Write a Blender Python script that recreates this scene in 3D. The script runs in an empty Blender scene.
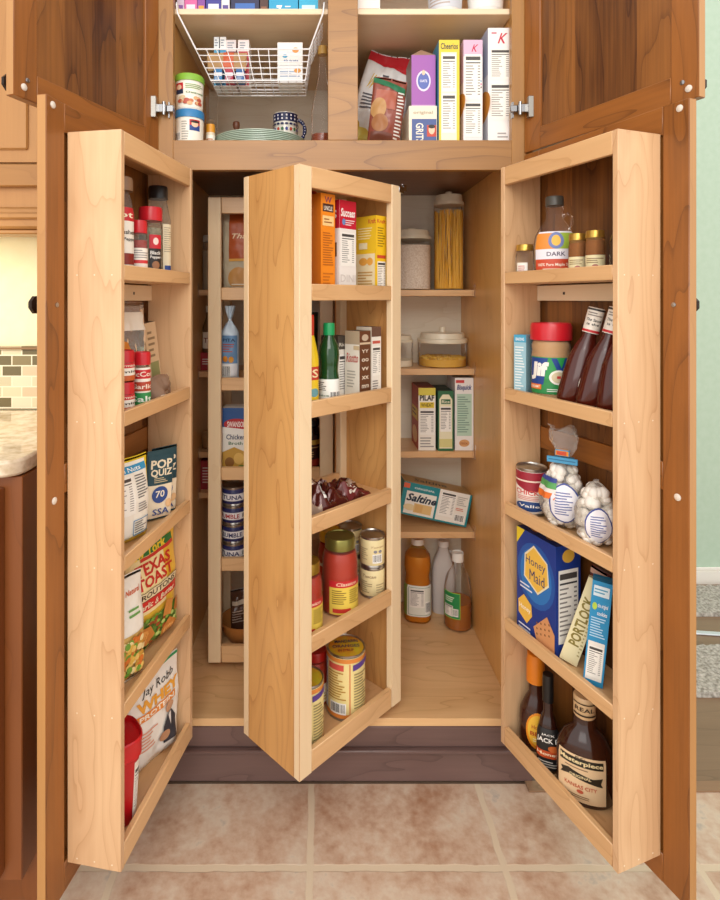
import bpy, bmesh, math, random
from mathutils import Vector, Matrix, noise
random.seed(7)
sc = bpy.context.scene
COL = sc.collection
# ------------------------------------------------------------------ camera, world, lights
F, VX, VY, D0, EYE = 569.8, 319.1, 299.3, 1.4244, 1.207
cd = bpy.data.cameras.new('camera'); cam = bpy.data.objects.new('camera', cd); COL.objects.link(cam)
cam.location = (0, -D0, EYE); cam.rotation_euler = (math.pi/2, 0, 0)
cd.sensor_fit = 'HORIZONTAL'; cd.sensor_width = 36; cd.lens = 36*F/720
cd.shift_x = (360-VX)/720; cd.shift_y = -(450-VY)/720; cd.clip_start = .05
sc.camera = cam
w = bpy.data.worlds.new('world'); sc.world = w; w.use_nodes = True
w.node_tree.nodes['Background'].inputs[0].default_value = (1, .968, .93, 1)
w.node_tree.nodes['Background'].inputs[1].default_value = 1.32
def area(name, loc, tgt, size, power, col=(1, .96, .9)):
    l = bpy.data.lights.new(name, 'AREA'); l.shape = 'RECTANGLE'; l.size, l.size_y = size; l.energy = power; l.color = col
    o = bpy.data.objects.new(name, l); COL.objects.link(o); o.location = loc
    o.rotation_euler = (Vector(tgt)-Vector(loc)).to_track_quat('-Z', 'Y').to_euler(); return o
area('ceiling_light', (0, -2.3, 2.45), (.05, .1, 1.0), (1.6, 1.2), 27)
area('left_soft_light', (-.9, -2.6, 1.5), (.3, .1, .8), (1.2, 1.4), 10, (1, .98, .96))  # soft rectangular area light behind the camera, to its left
area('under_cabinet_light', (-1.15, .03, 1.355), (-1.0, .14, 1.05), (.9, .08), 2.6, (1, .86, .55))
sc.view_settings.view_transform = 'Standard'; sc.view_settings.look = 'None'
sc.view_settings.exposure = 0.0; sc.view_settings.gamma = 1; sc.view_settings.use_curve_mapping = False

# ------------------------------------------------------------------ materials
def lin(h):
    v = [int(h[i:i+2], 16)/255 for i in (0, 2, 4)]
    return tuple(c/12.92 if c <= .04045 else ((c+.055)/1.055)**2.4 for c in v)+(1,)
MATS = {}
def C(h, rough=.45, metal=0.0, coat=0.0):
    k = (h, rough, metal, coat)
    if k not in MATS:
        m = bpy.data.materials.new('paint_'+h); m.use_nodes = True; b = m.node_tree.nodes['Principled BSDF']
        b.inputs['Base Color'].default_value = lin(h); b.inputs['Roughness'].default_value = rough
        b.inputs['Metallic'].default_value = metal; b.inputs['Coat Weight'].default_value = coat
        m.diffuse_color = lin(h); MATS[k] = m
    return MATS[k]
def nodes(name):
    m = bpy.data.materials.new(name); m.use_nodes = True; nt = m.node_tree
    return m, nt, nt.nodes['Principled BSDF'], nt.nodes.new, nt.links.new
def clear(name, tint='ffffff', opac=.12, rough=.03, gloss=1.0):
    """thin clear wall: transparent tint, a little body colour, glossy by facing"""
    if name in MATS: return MATS[name]
    m, nt, b, N, L = nodes(name)
    tr = N('ShaderNodeBsdfTransparent'); tr.inputs[0].default_value = lin(tint)
    di = N('ShaderNodeBsdfDiffuse'); di.inputs[0].default_value = lin(tint)
    m1 = N('ShaderNodeMixShader'); m1.inputs[0].default_value = opac; L(tr.outputs[0], m1.inputs[1]); L(di.outputs[0], m1.inputs[2])
    gl = N('ShaderNodeBsdfGlossy'); gl.inputs['Roughness'].default_value = rough; gl.inputs[0].default_value = (1, 1, 1, 1)
    lw = N('ShaderNodeLayerWeight'); lw.inputs[0].default_value = .1
    mu = N('ShaderNodeMath'); mu.operation = 'MULTIPLY'; mu.inputs[1].default_value = .75*gloss; L(lw.outputs['Fresnel'], mu.inputs[0])
    m2 = N('ShaderNodeMixShader'); L(mu.outputs[0], m2.inputs[0]); L(m1.outputs[0], m2.inputs[1]); L(gl.outputs[0], m2.inputs[2])
    L(m2.outputs[0], nt.nodes['Material Output'].inputs[0]); MATS[name] = m; return m
def wood(name, light, dark, axis='Z', rings=9, big=1.0, lines=.5, fine=.25, rough=.38, planks=0):
    if name in MATS: return MATS[name]
    m, nt, b, N, L = nodes(name)
    tc = N('ShaderNodeTexCoord'); oi = N('ShaderNodeObjectInfo')
    ad = N('ShaderNodeVectorMath'); ad.operation = 'ADD'
    sc_ = N('ShaderNodeVectorMath'); sc_.operation = 'SCALE'; sc_.inputs['Scale'].default_value = 37.0
    cmb = N('ShaderNodeCombineXYZ')
    for i in range(3): L(oi.outputs['Random'], cmb.inputs[i])
    L(cmb.outputs[0], sc_.inputs[0]); L(tc.outputs['Object'], ad.inputs[0]); L(sc_.outputs[0], ad.inputs[1])
    def mp(along, across):
        n = N('ShaderNodeMapping'); s = [across*big]*3; s['XYZ'.index(axis)] = along*big; n.inputs['Scale'].default_value = s
        L(ad.outputs[0], n.inputs[0]); return n
    n1 = N('ShaderNodeTexNoise'); L(mp(1.7, 8).outputs[0], n1.inputs[0]); n1.inputs['Scale'].default_value = 1; n1.inputs['Detail'].default_value = 2.5; n1.inputs['Roughness'].default_value = .42
    mu = N('ShaderNodeMath'); mu.operation = 'MULTIPLY'; mu.inputs[1].default_value = rings; L(n1.outputs['Fac'], mu.inputs[0])
    fr = N('ShaderNodeMath'); fr.operation = 'FRACT'; L(mu.outputs[0], fr.inputs[0])
    cr = N('ShaderNodeValToRGB'); e = cr.color_ramp.elements; e[0].position = 0; e[0].color = (1, 1, 1, 1); e[1].position = 1; e[1].color = (.2, .2, .2, 1)
    x = e.new(.07); x.color = (.4, .4, .4, 1); x = e.new(.5); x.color = (0, 0, 0, 1); x = e.new(.93); x.color = (.12, .12, .12, 1)
    L(fr.outputs[0], cr.inputs[0])
    n2 = N('ShaderNodeTexNoise'); L(mp(5, 190).outputs[0], n2.inputs[0]); n2.inputs['Scale'].default_value = 1; n2.inputs['Detail'].default_value = 3
    n3 = N('ShaderNodeTexNoise'); L(mp(1.3, 9).outputs[0], n3.inputs[0]); n3.inputs['Scale'].default_value = 1; n3.inputs['Detail'].default_value = 4
    a1 = N('ShaderNodeMath'); a1.operation = 'MULTIPLY'; a1.inputs[1].default_value = lines; L(cr.outputs[0], a1.inputs[0])
    a2 = N('ShaderNodeMath'); a2.operation = 'MULTIPLY_ADD'; a2.inputs[1].default_value = fine; L(n2.outputs['Fac'], a2.inputs[0]); L(a1.outputs[0], a2.inputs[2])
    a3 = N('ShaderNodeMath'); a3.operation = 'MULTIPLY_ADD'; a3.inputs[1].default_value = .75; L(n3.outputs['Fac'], a3.inputs[0]); L(a2.outputs[0], a3.inputs[2])
    a4 = N('ShaderNodeMath'); a4.operation = 'SUBTRACT'; a4.inputs[1].default_value = .36; a4.use_clamp = True
    last = a3
    if planks:
        sp = N('ShaderNodeSeparateXYZ'); L(tc.outputs['Object'], sp.inputs[0])
        pm = N('ShaderNodeMath'); pm.operation = 'MULTIPLY'; pm.inputs[1].default_value = planks; L(sp.outputs[0], pm.inputs[0])
        fl = N('ShaderNodeMath'); fl.operation = 'FLOOR'; L(pm.outputs[0], fl.inputs[0])
        wn = N('ShaderNodeTexWhiteNoise'); wn.noise_dimensions = '1D'; L(fl.outputs[0], wn.inputs['W'])
        pa = N('ShaderNodeMath'); pa.operation = 'MULTIPLY_ADD'; pa.inputs[1].default_value = .5; L(wn.outputs[0], pa.inputs[0]); L(a3.outputs[0], pa.inputs[2]); last = pa
        cs = N('ShaderNodeVectorMath'); cs.operation = 'ADD'
        c2 = N('ShaderNodeCombineXYZ'); wm = N('ShaderNodeMath'); wm.operation = 'MULTIPLY'; wm.inputs[1].default_value = 20; L(wn.outputs[0], wm.inputs[0]); L(wm.outputs[0], c2.inputs[2])
        L(sc_.outputs[0], cs.inputs[0]); L(c2.outputs[0], cs.inputs[1]); L(cs.outputs[0], ad.inputs[1])
    L(last.outputs[0], a4.inputs[0])
    mx = N('ShaderNodeMix'); mx.data_type = 'RGBA'; L(a4.outputs[0], mx.inputs[0]); mx.inputs[6].default_value = lin(light); mx.inputs[7].default_value = lin(dark)
    L(mx.outputs[2], b.inputs['Base Color']); b.inputs['Roughness'].default_value = rough; b.inputs['Coat Weight'].default_value = .15; b.inputs['Coat Roughness'].default_value = .25
    MATS[name] = m; return m
MZ = wood('maple_vertical', 'e3bc90', 'a96f40', 'Z', rings=13, lines=.34, big=1.1)
MX = wood('maple_horizontal', 'e3b885', 'b27c48', 'X', rings=8, lines=.3)
MLZ = wood('pale_maple_vertical', 'f0d7b0', 'd4ab78', 'Z', rings=5, lines=.18, fine=.2)
MLX = wood('pale_maple_horizontal', 'eed8b6', 'd0a878', 'X', rings=5, lines=.18, fine=.2)
MH = wood('honey_maple_panel', 'dba766', '9c5f28', 'Z', rings=13, lines=.42, big=1.0)
CZ = wood('cherry_vertical', 'a06228', '4e280a', 'Z', rings=7, lines=.4, fine=.4)
CX = wood('cherry_horizontal', 'a06228', '4e280a', 'X', rings=8, lines=.5, fine=.35)
CP = wood('cherry_planks', 'a0662e', '48250c', 'Z', rings=9, lines=.4, fine=.6, planks=13)
CFX = wood('frame_wood_horizontal', 'ab7a3e', '6a421c', 'X', rings=9, lines=.5, fine=.3)
CFZ = wood('frame_wood_vertical', 'ab7a3e', '6a421c', 'Z', rings=8, lines=.4, fine=.3)
CE = wood('cherry_edge', 'bd8a50', '93602e', 'Z', rings=4, lines=.2)
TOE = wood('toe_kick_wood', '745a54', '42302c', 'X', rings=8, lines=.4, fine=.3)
PLY = wood('plywood_side', 'e6b068', 'b87c38', 'Z', rings=6, lines=.25)
PLB = wood('plywood_back', 'f0e8d6', 'cfbb98', 'X', rings=9, lines=.25)
PLF = wood('plywood_floor', 'ebc18c', 'b8844c', 'X', rings=10, lines=.4)
BASEW = wood('base_cabinet_wood', '8a4f24', '5e3012', 'Z', rings=5, lines=.25)
WOODF = wood('dark_floor_boards', '8e7258', '5e4632', 'X', rings=8, lines=.4, rough=.3)
CHROME = C('a2a2a4', .22, 1.0)
CLR = clear('clear_glass', 'ffffff', .02)
FILM = clear('clear_film', 'f4f2ee', .16, .12, 1.6)
PLAS = clear('clear_plastic', 'f6f4ee', .08, .08)
def noisy(name, c1, c2, scale=60, rough=.6, detail=4, bump=0):
    if name in MATS: return MATS[name]
    m, nt, b, N, L = nodes(name)
    tc = N('ShaderNodeTexCoord'); n = N('ShaderNodeTexNoise'); L(tc.outputs['Object'], n.inputs[0]); n.inputs['Scale'].default_value = scale; n.inputs['Detail'].default_value = detail
    cr = N('ShaderNodeValToRGB'); cr.color_ramp.elements[0].position = .36; cr.color_ramp.elements[1].position = .64
    cr.color_ramp.elements[0].color = lin(c1); cr.color_ramp.elements[1].color = lin(c2)
    L(n.outputs['Fac'], cr.inputs[0]); L(cr.outputs[0], b.inputs['Base Color']); b.inputs['Roughness'].default_value = rough
    if bump:
        bp = N('ShaderNodeBump'); bp.inputs['Strength'].default_value = bump; L(n.outputs['Fac'], bp.inputs['Height']); L(bp.outputs[0], b.inputs['Normal'])
    MATS[name] = m; return m
def floor_mat():
    m, nt, b, N, L = nodes('stone_floor_tile')
    tc = N('ShaderNodeTexCoord'); mp = N('ShaderNodeMapping'); L(tc.outputs['Object'], mp.inputs[0])
    mp.inputs['Location'].default_value = (.0147, .2108, 0)
    nd = N('ShaderNodeTexNoise'); L(tc.outputs['Object'], nd.inputs[0]); nd.inputs['Scale'].default_value = 22; nd.inputs['Detail'].default_value = 3
    vs = N('ShaderNodeVectorMath'); vs.operation = 'MULTIPLY_ADD'; vs.inputs[1].default_value = (.009, .009, 0); L(nd.outputs['Color'], vs.inputs[0]); L(mp.outputs[0], vs.inputs[2])
    br = N('ShaderNodeTexBrick'); L(vs.outputs[0], br.inputs[0]); br.offset = 0; br.squash = 1
    br.inputs['Scale'].default_value = 1; br.inputs['Brick Width'].default_value = .4127; br.inputs['Row Height'].default_value = .4127
    br.inputs['Mortar Size'].default_value = .009; br.inputs['Mortar Smooth'].default_value = .35; br.inputs['Bias'].default_value = 0
    br.inputs['Color1'].default_value = (.25, .25, .25, 1); br.inputs['Color2'].default_value = (.75, .75, .75, 1); br.inputs['Mortar'].default_value = (.5, .5, .5, 1)
    n1 = N('ShaderNodeTexNoise'); L(tc.outputs['Object'], n1.inputs[0]); n1.inputs['Scale'].default_value = 5.5; n1.inputs['Detail'].default_value = 8; n1.inputs['Roughness'].default_value = .68
    n2 = N('ShaderNodeTexNoise'); L(tc.outputs['Object'], n2.inputs[0]); n2.inputs['Scale'].default_value = 52; n2.inputs['Detail'].default_value = 6
    a = N('ShaderNodeMath'); a.operation = 'MULTIPLY_ADD'; a.inputs[1].default_value = .3; L(n2.outputs['Fac'], a.inputs[0]); L(n1.outputs['Fac'], a.inputs[2])
    a2 = N('ShaderNodeMath'); a2.operation = 'MULTIPLY_ADD'; a2.inputs[1].default_value = .16; L(br.outputs['Color'], a2.inputs[0]); L(a.outputs[0], a2.inputs[2])
    cr = N('ShaderNodeValToRGB'); L(a2.outputs[0], cr.inputs[0]); e = cr.color_ramp.elements
    e[0].position = .48; e[0].color = lin('a9a097'); e[1].position = 1.0; e[1].color = lin('9c6a48')
    for p, c in ((.6, 'd4c1ab'), (.72, 'c8ab93'), (.88, 'ad8468')): x = e.new(p); x.color = lin(c)
    mx = N('ShaderNodeMix'); mx.data_type = 'RGBA'; L(br.outputs['Fac'], mx.inputs[0]); L(cr.outputs[0], mx.inputs[6]); mx.inputs[7].default_value = lin('d6c3a8')
    L(mx.outputs[2], b.inputs['Base Color']); b.inputs['Roughness'].default_value = .42
    bp = N('ShaderNodeBump'); bp.inputs['Strength'].default_value = .25; bp.inputs['Distance'].default_value = .004
    iv = N('ShaderNodeMath'); iv.operation = 'SUBTRACT'; L(a.outputs[0], iv.inputs[0]); L(br.outputs['Fac'], iv.inputs[1]); L(iv.outputs[0], bp.inputs['Height']); L(bp.outputs[0], b.inputs['Normal'])
    return m
def tile_mat():
    m, nt, b, N, L = nodes('backsplash_tile')
    tc = N('ShaderNodeTexCoord'); sp = N('ShaderNodeSeparateXYZ'); L(tc.outputs['Object'], sp.inputs[0]); cb = N('ShaderNodeCombineXYZ'); L(sp.outputs[0], cb.inputs[0]); L(sp.outputs[2], cb.inputs[1])
    br = N('ShaderNodeTexBrick'); L(cb.outputs[0], br.inputs[0]); br.inputs['Scale'].default_value = 1; br.inputs['Brick Width'].default_value = .054; br.inputs['Row Height'].default_value = .0285
    br.inputs['Mortar Size'].default_value = .0016; br.inputs['Color1'].default_value = (0, 0, 0, 1); br.inputs['Color2'].default_value = (1, 1, 1, 1); br.inputs['Bias'].default_value = 0
    cr = N('ShaderNodeValToRGB'); cr.color_ramp.interpolation = 'CONSTANT'; L(br.outputs['Color'], cr.inputs[0]); e = cr.color_ramp.elements
    e[0].position = 0; e[0].color = lin('d9cfae'); e[1].position = .25; e[1].color = lin('6f6444')
    for p, c in ((.42, 'd8c0a0'), (.6, 'c9c0a0'), (.78, '8a7c58'), (.86, 'e0d8bc')): x = e.new(p); x.color = lin(c)
    mx = N('ShaderNodeMix'); mx.data_type = 'RGBA'; L(br.outputs['Fac'], mx.inputs[0]); L(cr.outputs[0], mx.inputs[6]); mx.inputs[7].default_value = lin('efe6cc')
    L(mx.outputs[2], b.inputs['Base Color']); b.inputs['Roughness'].default_value = .15; return m

# ------------------------------------------------------------------ mesh builder
class MB:
    def __init__(s): s.bm = bmesh.new(); s.ms = []
    def mi(s, m):
        if isinstance(m, str): m = C(m)
        if m not in s.ms: s.ms.append(m)
        return s.ms.index(m)
    def box(s, x0, x1, y0, y1, z0, z1, m, bev=0, mats=None):
        if x0 > x1: x0, x1 = x1, x0
        if y0 > y1: y0, y1 = y1, y0
        bm = s.bm; v = [bm.verts.new(p) for p in ((x0,y0,z0),(x1,y0,z0),(x1,y1,z0),(x0,y1,z0),(x0,y0,z1),(x1,y0,z1),(x1,y1,z1),(x0,y1,z1))]
        fs = [bm.faces.new([v[i] for i in q]) for q in ((0,1,5,4),(1,2,6,5),(2,3,7,6),(3,0,4,7),(4,5,6,7),(3,2,1,0))]
        for i, f in enumerate(fs): f.material_index = s.mi(mats[i] if mats and mats[i] else m)
        if bev:
            bmesh.ops.bevel(bm, geom=list({e for f in fs for e in f.edges}), offset=bev, segments=1, profile=.5, affect='EDGES')
        return s
    def prism(s, pts, z0, z1, m, mt=None):
        bm = s.bm; a = [bm.verts.new((p[0], p[1], z0)) for p in pts]; b = [bm.verts.new((p[0], p[1], z1)) for p in pts]; n = len(pts)
        k = s.mi(m)
        for i in range(n): f = bm.faces.new((a[i], a[(i+1) % n], b[(i+1) % n], b[i])); f.material_index = k
        f = bm.faces.new(b); f.material_index = s.mi(mt or m); f = bm.faces.new(a[::-1]); f.material_index = k; return s
    def lathe(s, prof, m, n=28, c=(0, 0, 0), sx=1, sy=1, e=2, close=True):
        bm = s.bm; rings = []
        for p in prof:
            r, z = p[0], p[1]; ring = []
            for i in range(n):
                t = 2*math.pi*(i+.5)/n; ct, st = math.cos(t), math.sin(t); k = (abs(ct)**e+abs(st)**e)**(-1/e) if e != 2 else 1
                ring.append(bm.verts.new((c[0]+r*k*ct*sx, c[1]+r*k*st*sy, c[2]+z)))
            rings.append(ring)
        for j in range(len(rings)-1):
            mm = s.mi(prof[j+1][2] if len(prof[j+1]) > 2 else m)
            for i in range(n):
                f = bm.faces.new((rings[j][i], rings[j][(i+1) % n], rings[j+1][(i+1) % n], rings[j+1][i])); f.material_index = mm; f.smooth = True
        if close:
            f = bm.faces.new(rings[0][::-1]); f.material_index = s.mi(m); f = bm.faces.new(rings[-1]); f.material_index = s.mi(prof[-1][2] if len(prof[-1]) > 2 else m)
        return s
    def surf(s, fn, nu, nv, m, wrap=False, smooth=True):
        bm = s.bm; k = s.mi(m) if not callable(m) else None
        g = [[bm.verts.new(fn(i/nu, j/nv)) for i in range(nu+(0 if wrap else 1))] for j in range(nv+1)]
        for j in range(nv):
            for i in range(nu):
                i2 = (i+1) % nu if wrap else i+1
                f = bm.faces.new((g[j][i], g[j][i2], g[j+1][i2], g[j+1][i])); f.smooth = smooth
                f.material_index = k if k is not None else s.mi(m((i+.5)/nu, (j+.5)/nv))
        return s
    def tube(s, pts, r, m, n=8, closed=False):
        pts = [Vector(p) for p in pts]; bm = s.bm; k = s.mi(m); rings = []; N = len(pts)
        for i, p in enumerate(pts):
            a = pts[(i-1) % N] if closed or i else p; b = pts[(i+1) % N] if closed or i < N-1 else p
            d = (b-a).normalized(); up = Vector((0, 0, 1)) if abs(d.z) < .9 else Vector((0, 1, 0)); x = d.cross(up).normalized(); y = d.cross(x)
            rr = r[i] if isinstance(r, (list, tuple)) else r
            rings.append([bm.verts.new(p+(x*math.cos(2*math.pi*q/n)+y*math.sin(2*math.pi*q/n))*rr) for q in range(n)])
        for j in range(N if closed else N-1):
            A, B = rings[j], rings[(j+1) % N]
            for i in range(n): f = bm.faces.new((A[i], A[(i+1) % n], B[(i+1) % n], B[i])); f.smooth = True; f.material_index = k
        if not closed:
            for q in (rings[0], rings[-1]): f = bm.faces.new(q); f.material_index = k
        return s
    def xf(s, M):
        bmesh.ops.transform(s.bm, matrix=M, verts=s.bm.verts); return s
    def build(s, name, parent=None, loc=None, rot=None):
        bmesh.ops.recalc_face_normals(s.bm, faces=[f for f in s.bm.faces if not f.tag])
        me = bpy.data.meshes.new(name); s.bm.to_mesh(me); s.bm.free()
        for m in s.ms: me.materials.append(m)
        me.set_sharp_from_angle(angle=.7)
        o = bpy.data.objects.new(name, me); COL.objects.link(o)
        if parent: o.parent = parent
        if loc: o.location = loc
        if rot is not None: o.rotation_euler = rot if isinstance(rot, tuple) else (0, 0, rot)
        return o
# text -> triangulated outline, normalised to the unit square
TX = {}
def glyphs(txt, bold=0, shear=0):
    k = (txt, bold, shear)
    if k in TX: return TX[k]
    cu = bpy.data.curves.new('t', 'FONT'); cu.body = txt; cu.offset = bold; cu.shear = shear; cu.resolution_u = 2; cu.fill_mode = 'FRONT'
    o = bpy.data.objects.new('t', cu); COL.objects.link(o); bpy.context.view_layer.update()
    me = bpy.data.meshes.new_from_object(o); bpy.data.objects.remove(o); bpy.data.curves.remove(cu)
    vs = [(v.co.x, v.co.y) for v in me.vertices]; ps = [tuple(p.vertices) for p in me.polygons]; bpy.data.meshes.remove(me)
    if not vs: return [], [], 1
    x0 = min(v[0] for v in vs); x1 = max(v[0] for v in vs); y0 = min(v[1] for v in vs); y1 = max(v[1] for v in vs)
    TX[k] = ([((x-x0)/(x1-x0)-.5, (y-y0)/(y1-y0)-.5) for x, y in vs], ps, 1); return TX[k]
def prints(mb, W, H, mp, items, cell=None, l0=.0003, dl=.00012):
    """flat print on a face: items in unit coordinates, mp(x,y,l) maps metres + lift to local space"""
    bm = mb.bm; lay = l0; W2 = max(W, 1e-6)
    def addf(vs, k):
        try: f = bm.faces.new(vs); f.material_index = k; f.tag = True; f.smooth = bool(cell)
        except ValueError: pass
    def rect(x0, y0, x1, y1, c, l):
        k = mb.mi(c); X0, X1, Y0, Y1 = x0*W, x1*W, y0*H, y1*H
        nx = max(1, math.ceil(abs(X1-X0)/cell)) if cell else 1; ny = max(1, math.ceil(abs(Y1-Y0)/cell)) if cell else 1
        g = [[bm.verts.new(mp(X0+(X1-X0)*i/nx, Y0+(Y1-Y0)*j/ny, l)) for i in range(nx+1)] for j in range(ny+1)]
        for j in range(ny):
            for i in range(nx): addf((g[j][i], g[j][i+1], g[j+1][i+1], g[j+1][i]), k)
    rnd = random.Random(len(items)*7+int(W*1e4))
    for ni, it in enumerate(items):
        t = it[0]
        if t == 'r': rect(*it[1:6], lay)
        elif t == 'o':
            x0, y0, x1, y1, c, th = it[1:7]; tx = th/W2; ty = th/H
            for q in ((x0, y0, x1, y0+ty), (x0, y1-ty, x1, y1), (x0, y0, x0+tx, y1), (x1-tx, y0, x1, y1)): rect(*q, c, lay)
        elif t == 'l':
            x0, y0, x1, y1, n, c = it[1:7]; hh = (y1-y0)/n
            for i in range(n):
                y = y1-hh*(i+.7); rect(x0, y, x0+(x1-x0)*rnd.uniform(.55, 1), y+hh*.42, c, lay)
        elif t == 'b':
            x0, y0, x1, y1 = it[1:5]; rect(x0, y0, x1, y1, 'f6f4ee', lay); n = 13; s_ = (x1-x0)/(n+2)
            for i in range(n): rect(x0+s_*(i+1), y0+(y1-y0)*.15, x0+s_*(i+1+rnd.choice((.3, .5, .7))), y1-(y1-y0)*.1, '222222', lay+.0001)
        elif t == 'n':
            x0, y0, x1, y1 = it[1:5]; rect(x0, y0, x1, y1, 'f5f2ea', lay); dx = x1-x0; dy = y1-y0; q = lay+.0001
            rect(x0+dx*.06, y1-dy*.13, x1-dx*.06, y1-dy*.05, '4a4644', q)
            rect(x0+dx*.06, y1-dy*.2, x1-dx*.06, y1-dy*.175, '333333', q)
            for i in range(11):
                y = y1-dy*(.27+.062*i); rect(x0+dx*.06, y, x0+dx*rnd.uniform(.4, .66), y+dy*.022, '8a8682', q); rect(x1-dx*.22, y, x1-dx*.07, y+dy*.022, '8a8682', q)
        elif t == 'e':
            cx, cy, rx, ry, c = it[1:6]; k = mb.mi(c); n = 24; nr = max(1, math.ceil(max(rx*W, ry*H)/cell)) if cell else 1
            cv = bm.verts.new(mp(cx*W, cy*H, lay)); pr = None
            for j in range(1, nr+1):
                rg = [bm.verts.new(mp((cx+rx*j/nr*math.cos(2*math.pi*i/n))*W, (cy+ry*j/nr*math.sin(2*math.pi*i/n))*H, lay)) for i in range(n)]
                for i in range(n): addf((cv, rg[i], rg[(i+1) % n]) if pr is None else (pr[i], rg[i], rg[(i+1) % n], pr[(i+1) % n]), k)
                pr = rg
        elif t in ('p', 't'):
            if t == 'p':
                pts, c = it[1:3]; vs = [(p[0]*W, p[1]*H) for p in pts]; ps = [tuple(range(len(vs)))]; k = mb.mi(c)
            else:
                cx, cy, tw, th, txt, c = it[1:7]; op = it[7] if len(it) > 7 else {}; k = mb.mi(c)
                gv, ps, _ = glyphs(txt, op.get('bold', .015), op.get('shear', 0)); r = math.radians(op.get('rot', 0)); cr, sr = math.cos(r), math.sin(r)
                A, B = tw*W, th*H
                vs = [(cx*W+x*A*cr-y*B*sr, cy*H+x*A*sr+y*B*cr) for x, y in gv]
            tb = bmesh.new(); tv = [tb.verts.new((x, y, 0)) for x, y in vs]
            for p in ps:
                try: tb.faces.new([tv[i] for i in p])
                except ValueError: pass
            if cell:
                bmesh.ops.triangulate(tb, faces=tb.faces[:])
                for _ in range(4):
                    le = [e for e in tb.edges if e.calc_length() > cell*1.6]
                    if not le: break
                    bmesh.ops.subdivide_edges(tb, edges=le, cuts=1); bmesh.ops.triangulate(tb, faces=tb.faces[:])
            tb.verts.index_update(); nv = [bm.verts.new(mp(v.co.x, v.co.y, lay)) for v in tb.verts]
            for f in tb.faces: addf([nv[v.index] for v in f.verts], k)
            tb.free()
        lay += dl if ni < 12 else dl*.07
def cyl(R, z0, sx=1, sy=1, a0=0, e=2, rfn=None):
    """wrap: x=0 at the front (-Y)"""
    def f(x, y, l):
        t = a0+x/R; s_, c_ = math.sin(t), math.cos(t); k = (abs(s_)**e+abs(c_)**e)**(-1/e) if e != 2 else 1
        r = (rfn(z0+y) if rfn else R)
        return ((r*sx*k+l)*s_, -(r*sy*k+l)*c_, z0+y)
    return f
def wrapl(mb, R, z0, z1, arc, items, a0=0, sx=1, sy=1, e=2, rfn=None, base=None, l0=.0004):
    W = R*arc; H = z1-z0; f = cyl(R, z0, sx, sy, 0, e, rfn); g = lambda x, y, l: f(x-W/2+a0*R, y, l)
    its = ([('r', 0, 0, 1, 1, base)] if base else [])+items
    prints(mb, W, H, g, its, cell=max(.003, R*.12), l0=l0, dl=.00018)

# ------------------------------------------------------------------ frames of reference (racks and shelves)
def vis(x, y): return VX+F*x/(y+D0)
class Frame:
    def __init__(s, o, phi, lim=None): s.lim = lim; s.o = Vector(o); s.phi = phi; s.x = Vector((math.cos(phi), math.sin(phi))); s.b = Vector((-math.sin(phi), math.cos(phi)))
    def at(s, a, v): return s.o+s.x*a+s.b*v
def span(fr, v, x0, x1, phi=None):
    """centre and width of an upright face standing v behind the front line"""
    phi = fr.phi if phi is None else phi; d = Vector((math.cos(phi), math.sin(phi)))
    a, w_ = .1, .06
    def r(a, w_):
        p = fr.at(a, v); q0 = p-d*w_/2; q1 = p+d*w_/2; return vis(*q0)-x0, vis(*q1)-x1
    for _ in range(25):
        r0 = r(a, w_); h = 1e-5; ra = r(a+h, w_); rw = r(a, w_+h)
        J = [[(ra[0]-r0[0])/h, (rw[0]-r0[0])/h], [(ra[1]-r0[1])/h, (rw[1]-r0[1])/h]]; D = J[0][0]*J[1][1]-J[0][1]*J[1][0]
        a -= (J[1][1]*r0[0]-J[0][1]*r0[1])/D; w_ -= (-J[1][0]*r0[0]+J[0][0]*r0[1])/D
    p = fr.at(a, v); return p, w_
def ztop(y, p): return EYE+(VY-y)*(p[1]+D0)/F
def clampto(fr, p, ha, hv):
    if not fr.lim: return p
    a0, a1, v0, v1 = fr.lim; q = p-fr.o; a, v = q.dot(fr.x), q.dot(fr.b)
    a = (a0+a1)/2 if 2*ha > a1-a0 else min(max(a, a0+ha), a1-ha); v = (v0+v1)/2 if 2*hv > v1-v0 else min(max(v, v0+hv), v1-hv)
    return fr.at(a, v)
def S(fr, zb, x0, x1, yt, v=.012, phi=None, d=.05, th=.034):
    """box item: returns centre location, phi, w, h"""
    ph = fr.phi if phi is None else phi
    p, w_ = span(fr, v, x0, x1, ph); b = Vector((-math.sin(ph), math.cos(ph))); c = p+b*d/2; dl = ph-fr.phi; t = d or th
    if fr.lim:
        room = fr.lim[3]-fr.lim[2]-t*abs(math.cos(dl))
        if w_*abs(math.sin(dl)) > room: w_ = room/abs(math.sin(dl))
    c = clampto(fr, c, (w_*abs(math.cos(dl))+t*abs(math.sin(dl)))/2, (w_*abs(math.sin(dl))+t*abs(math.cos(dl)))/2)
    return (c.x, c.y, zb), ph, w_, ztop(yt, p)-zb
def R_(fr, zb, x0, x1, yt, v=.05):
    """round item: returns location, facing angle, radius, height"""
    for _ in range(3):
        p, _w = span(fr, v, (x0+x1)/2-.01, (x0+x1)/2+.01); r = (x1-x0)/2*(p.y+D0)/F
        if fr.lim: r = min(r, (fr.lim[3]-fr.lim[2])/2-.0002); v = min(max(v, fr.lim[2]+r), fr.lim[3]-r)
    p, _w = span(fr, v, (x0+x1)/2-.01, (x0+x1)/2+.01); p = clampto(fr, p, r+.0005, r)
    return (p.x, p.y, zb), math.atan2(-p.x, p.y+D0), r, ztop(yt, p)-zb
def tag(o, label, cat, group=None):
    o['label'] = label; o['category'] = cat
    if group: o['group'] = group
    return o
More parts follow.
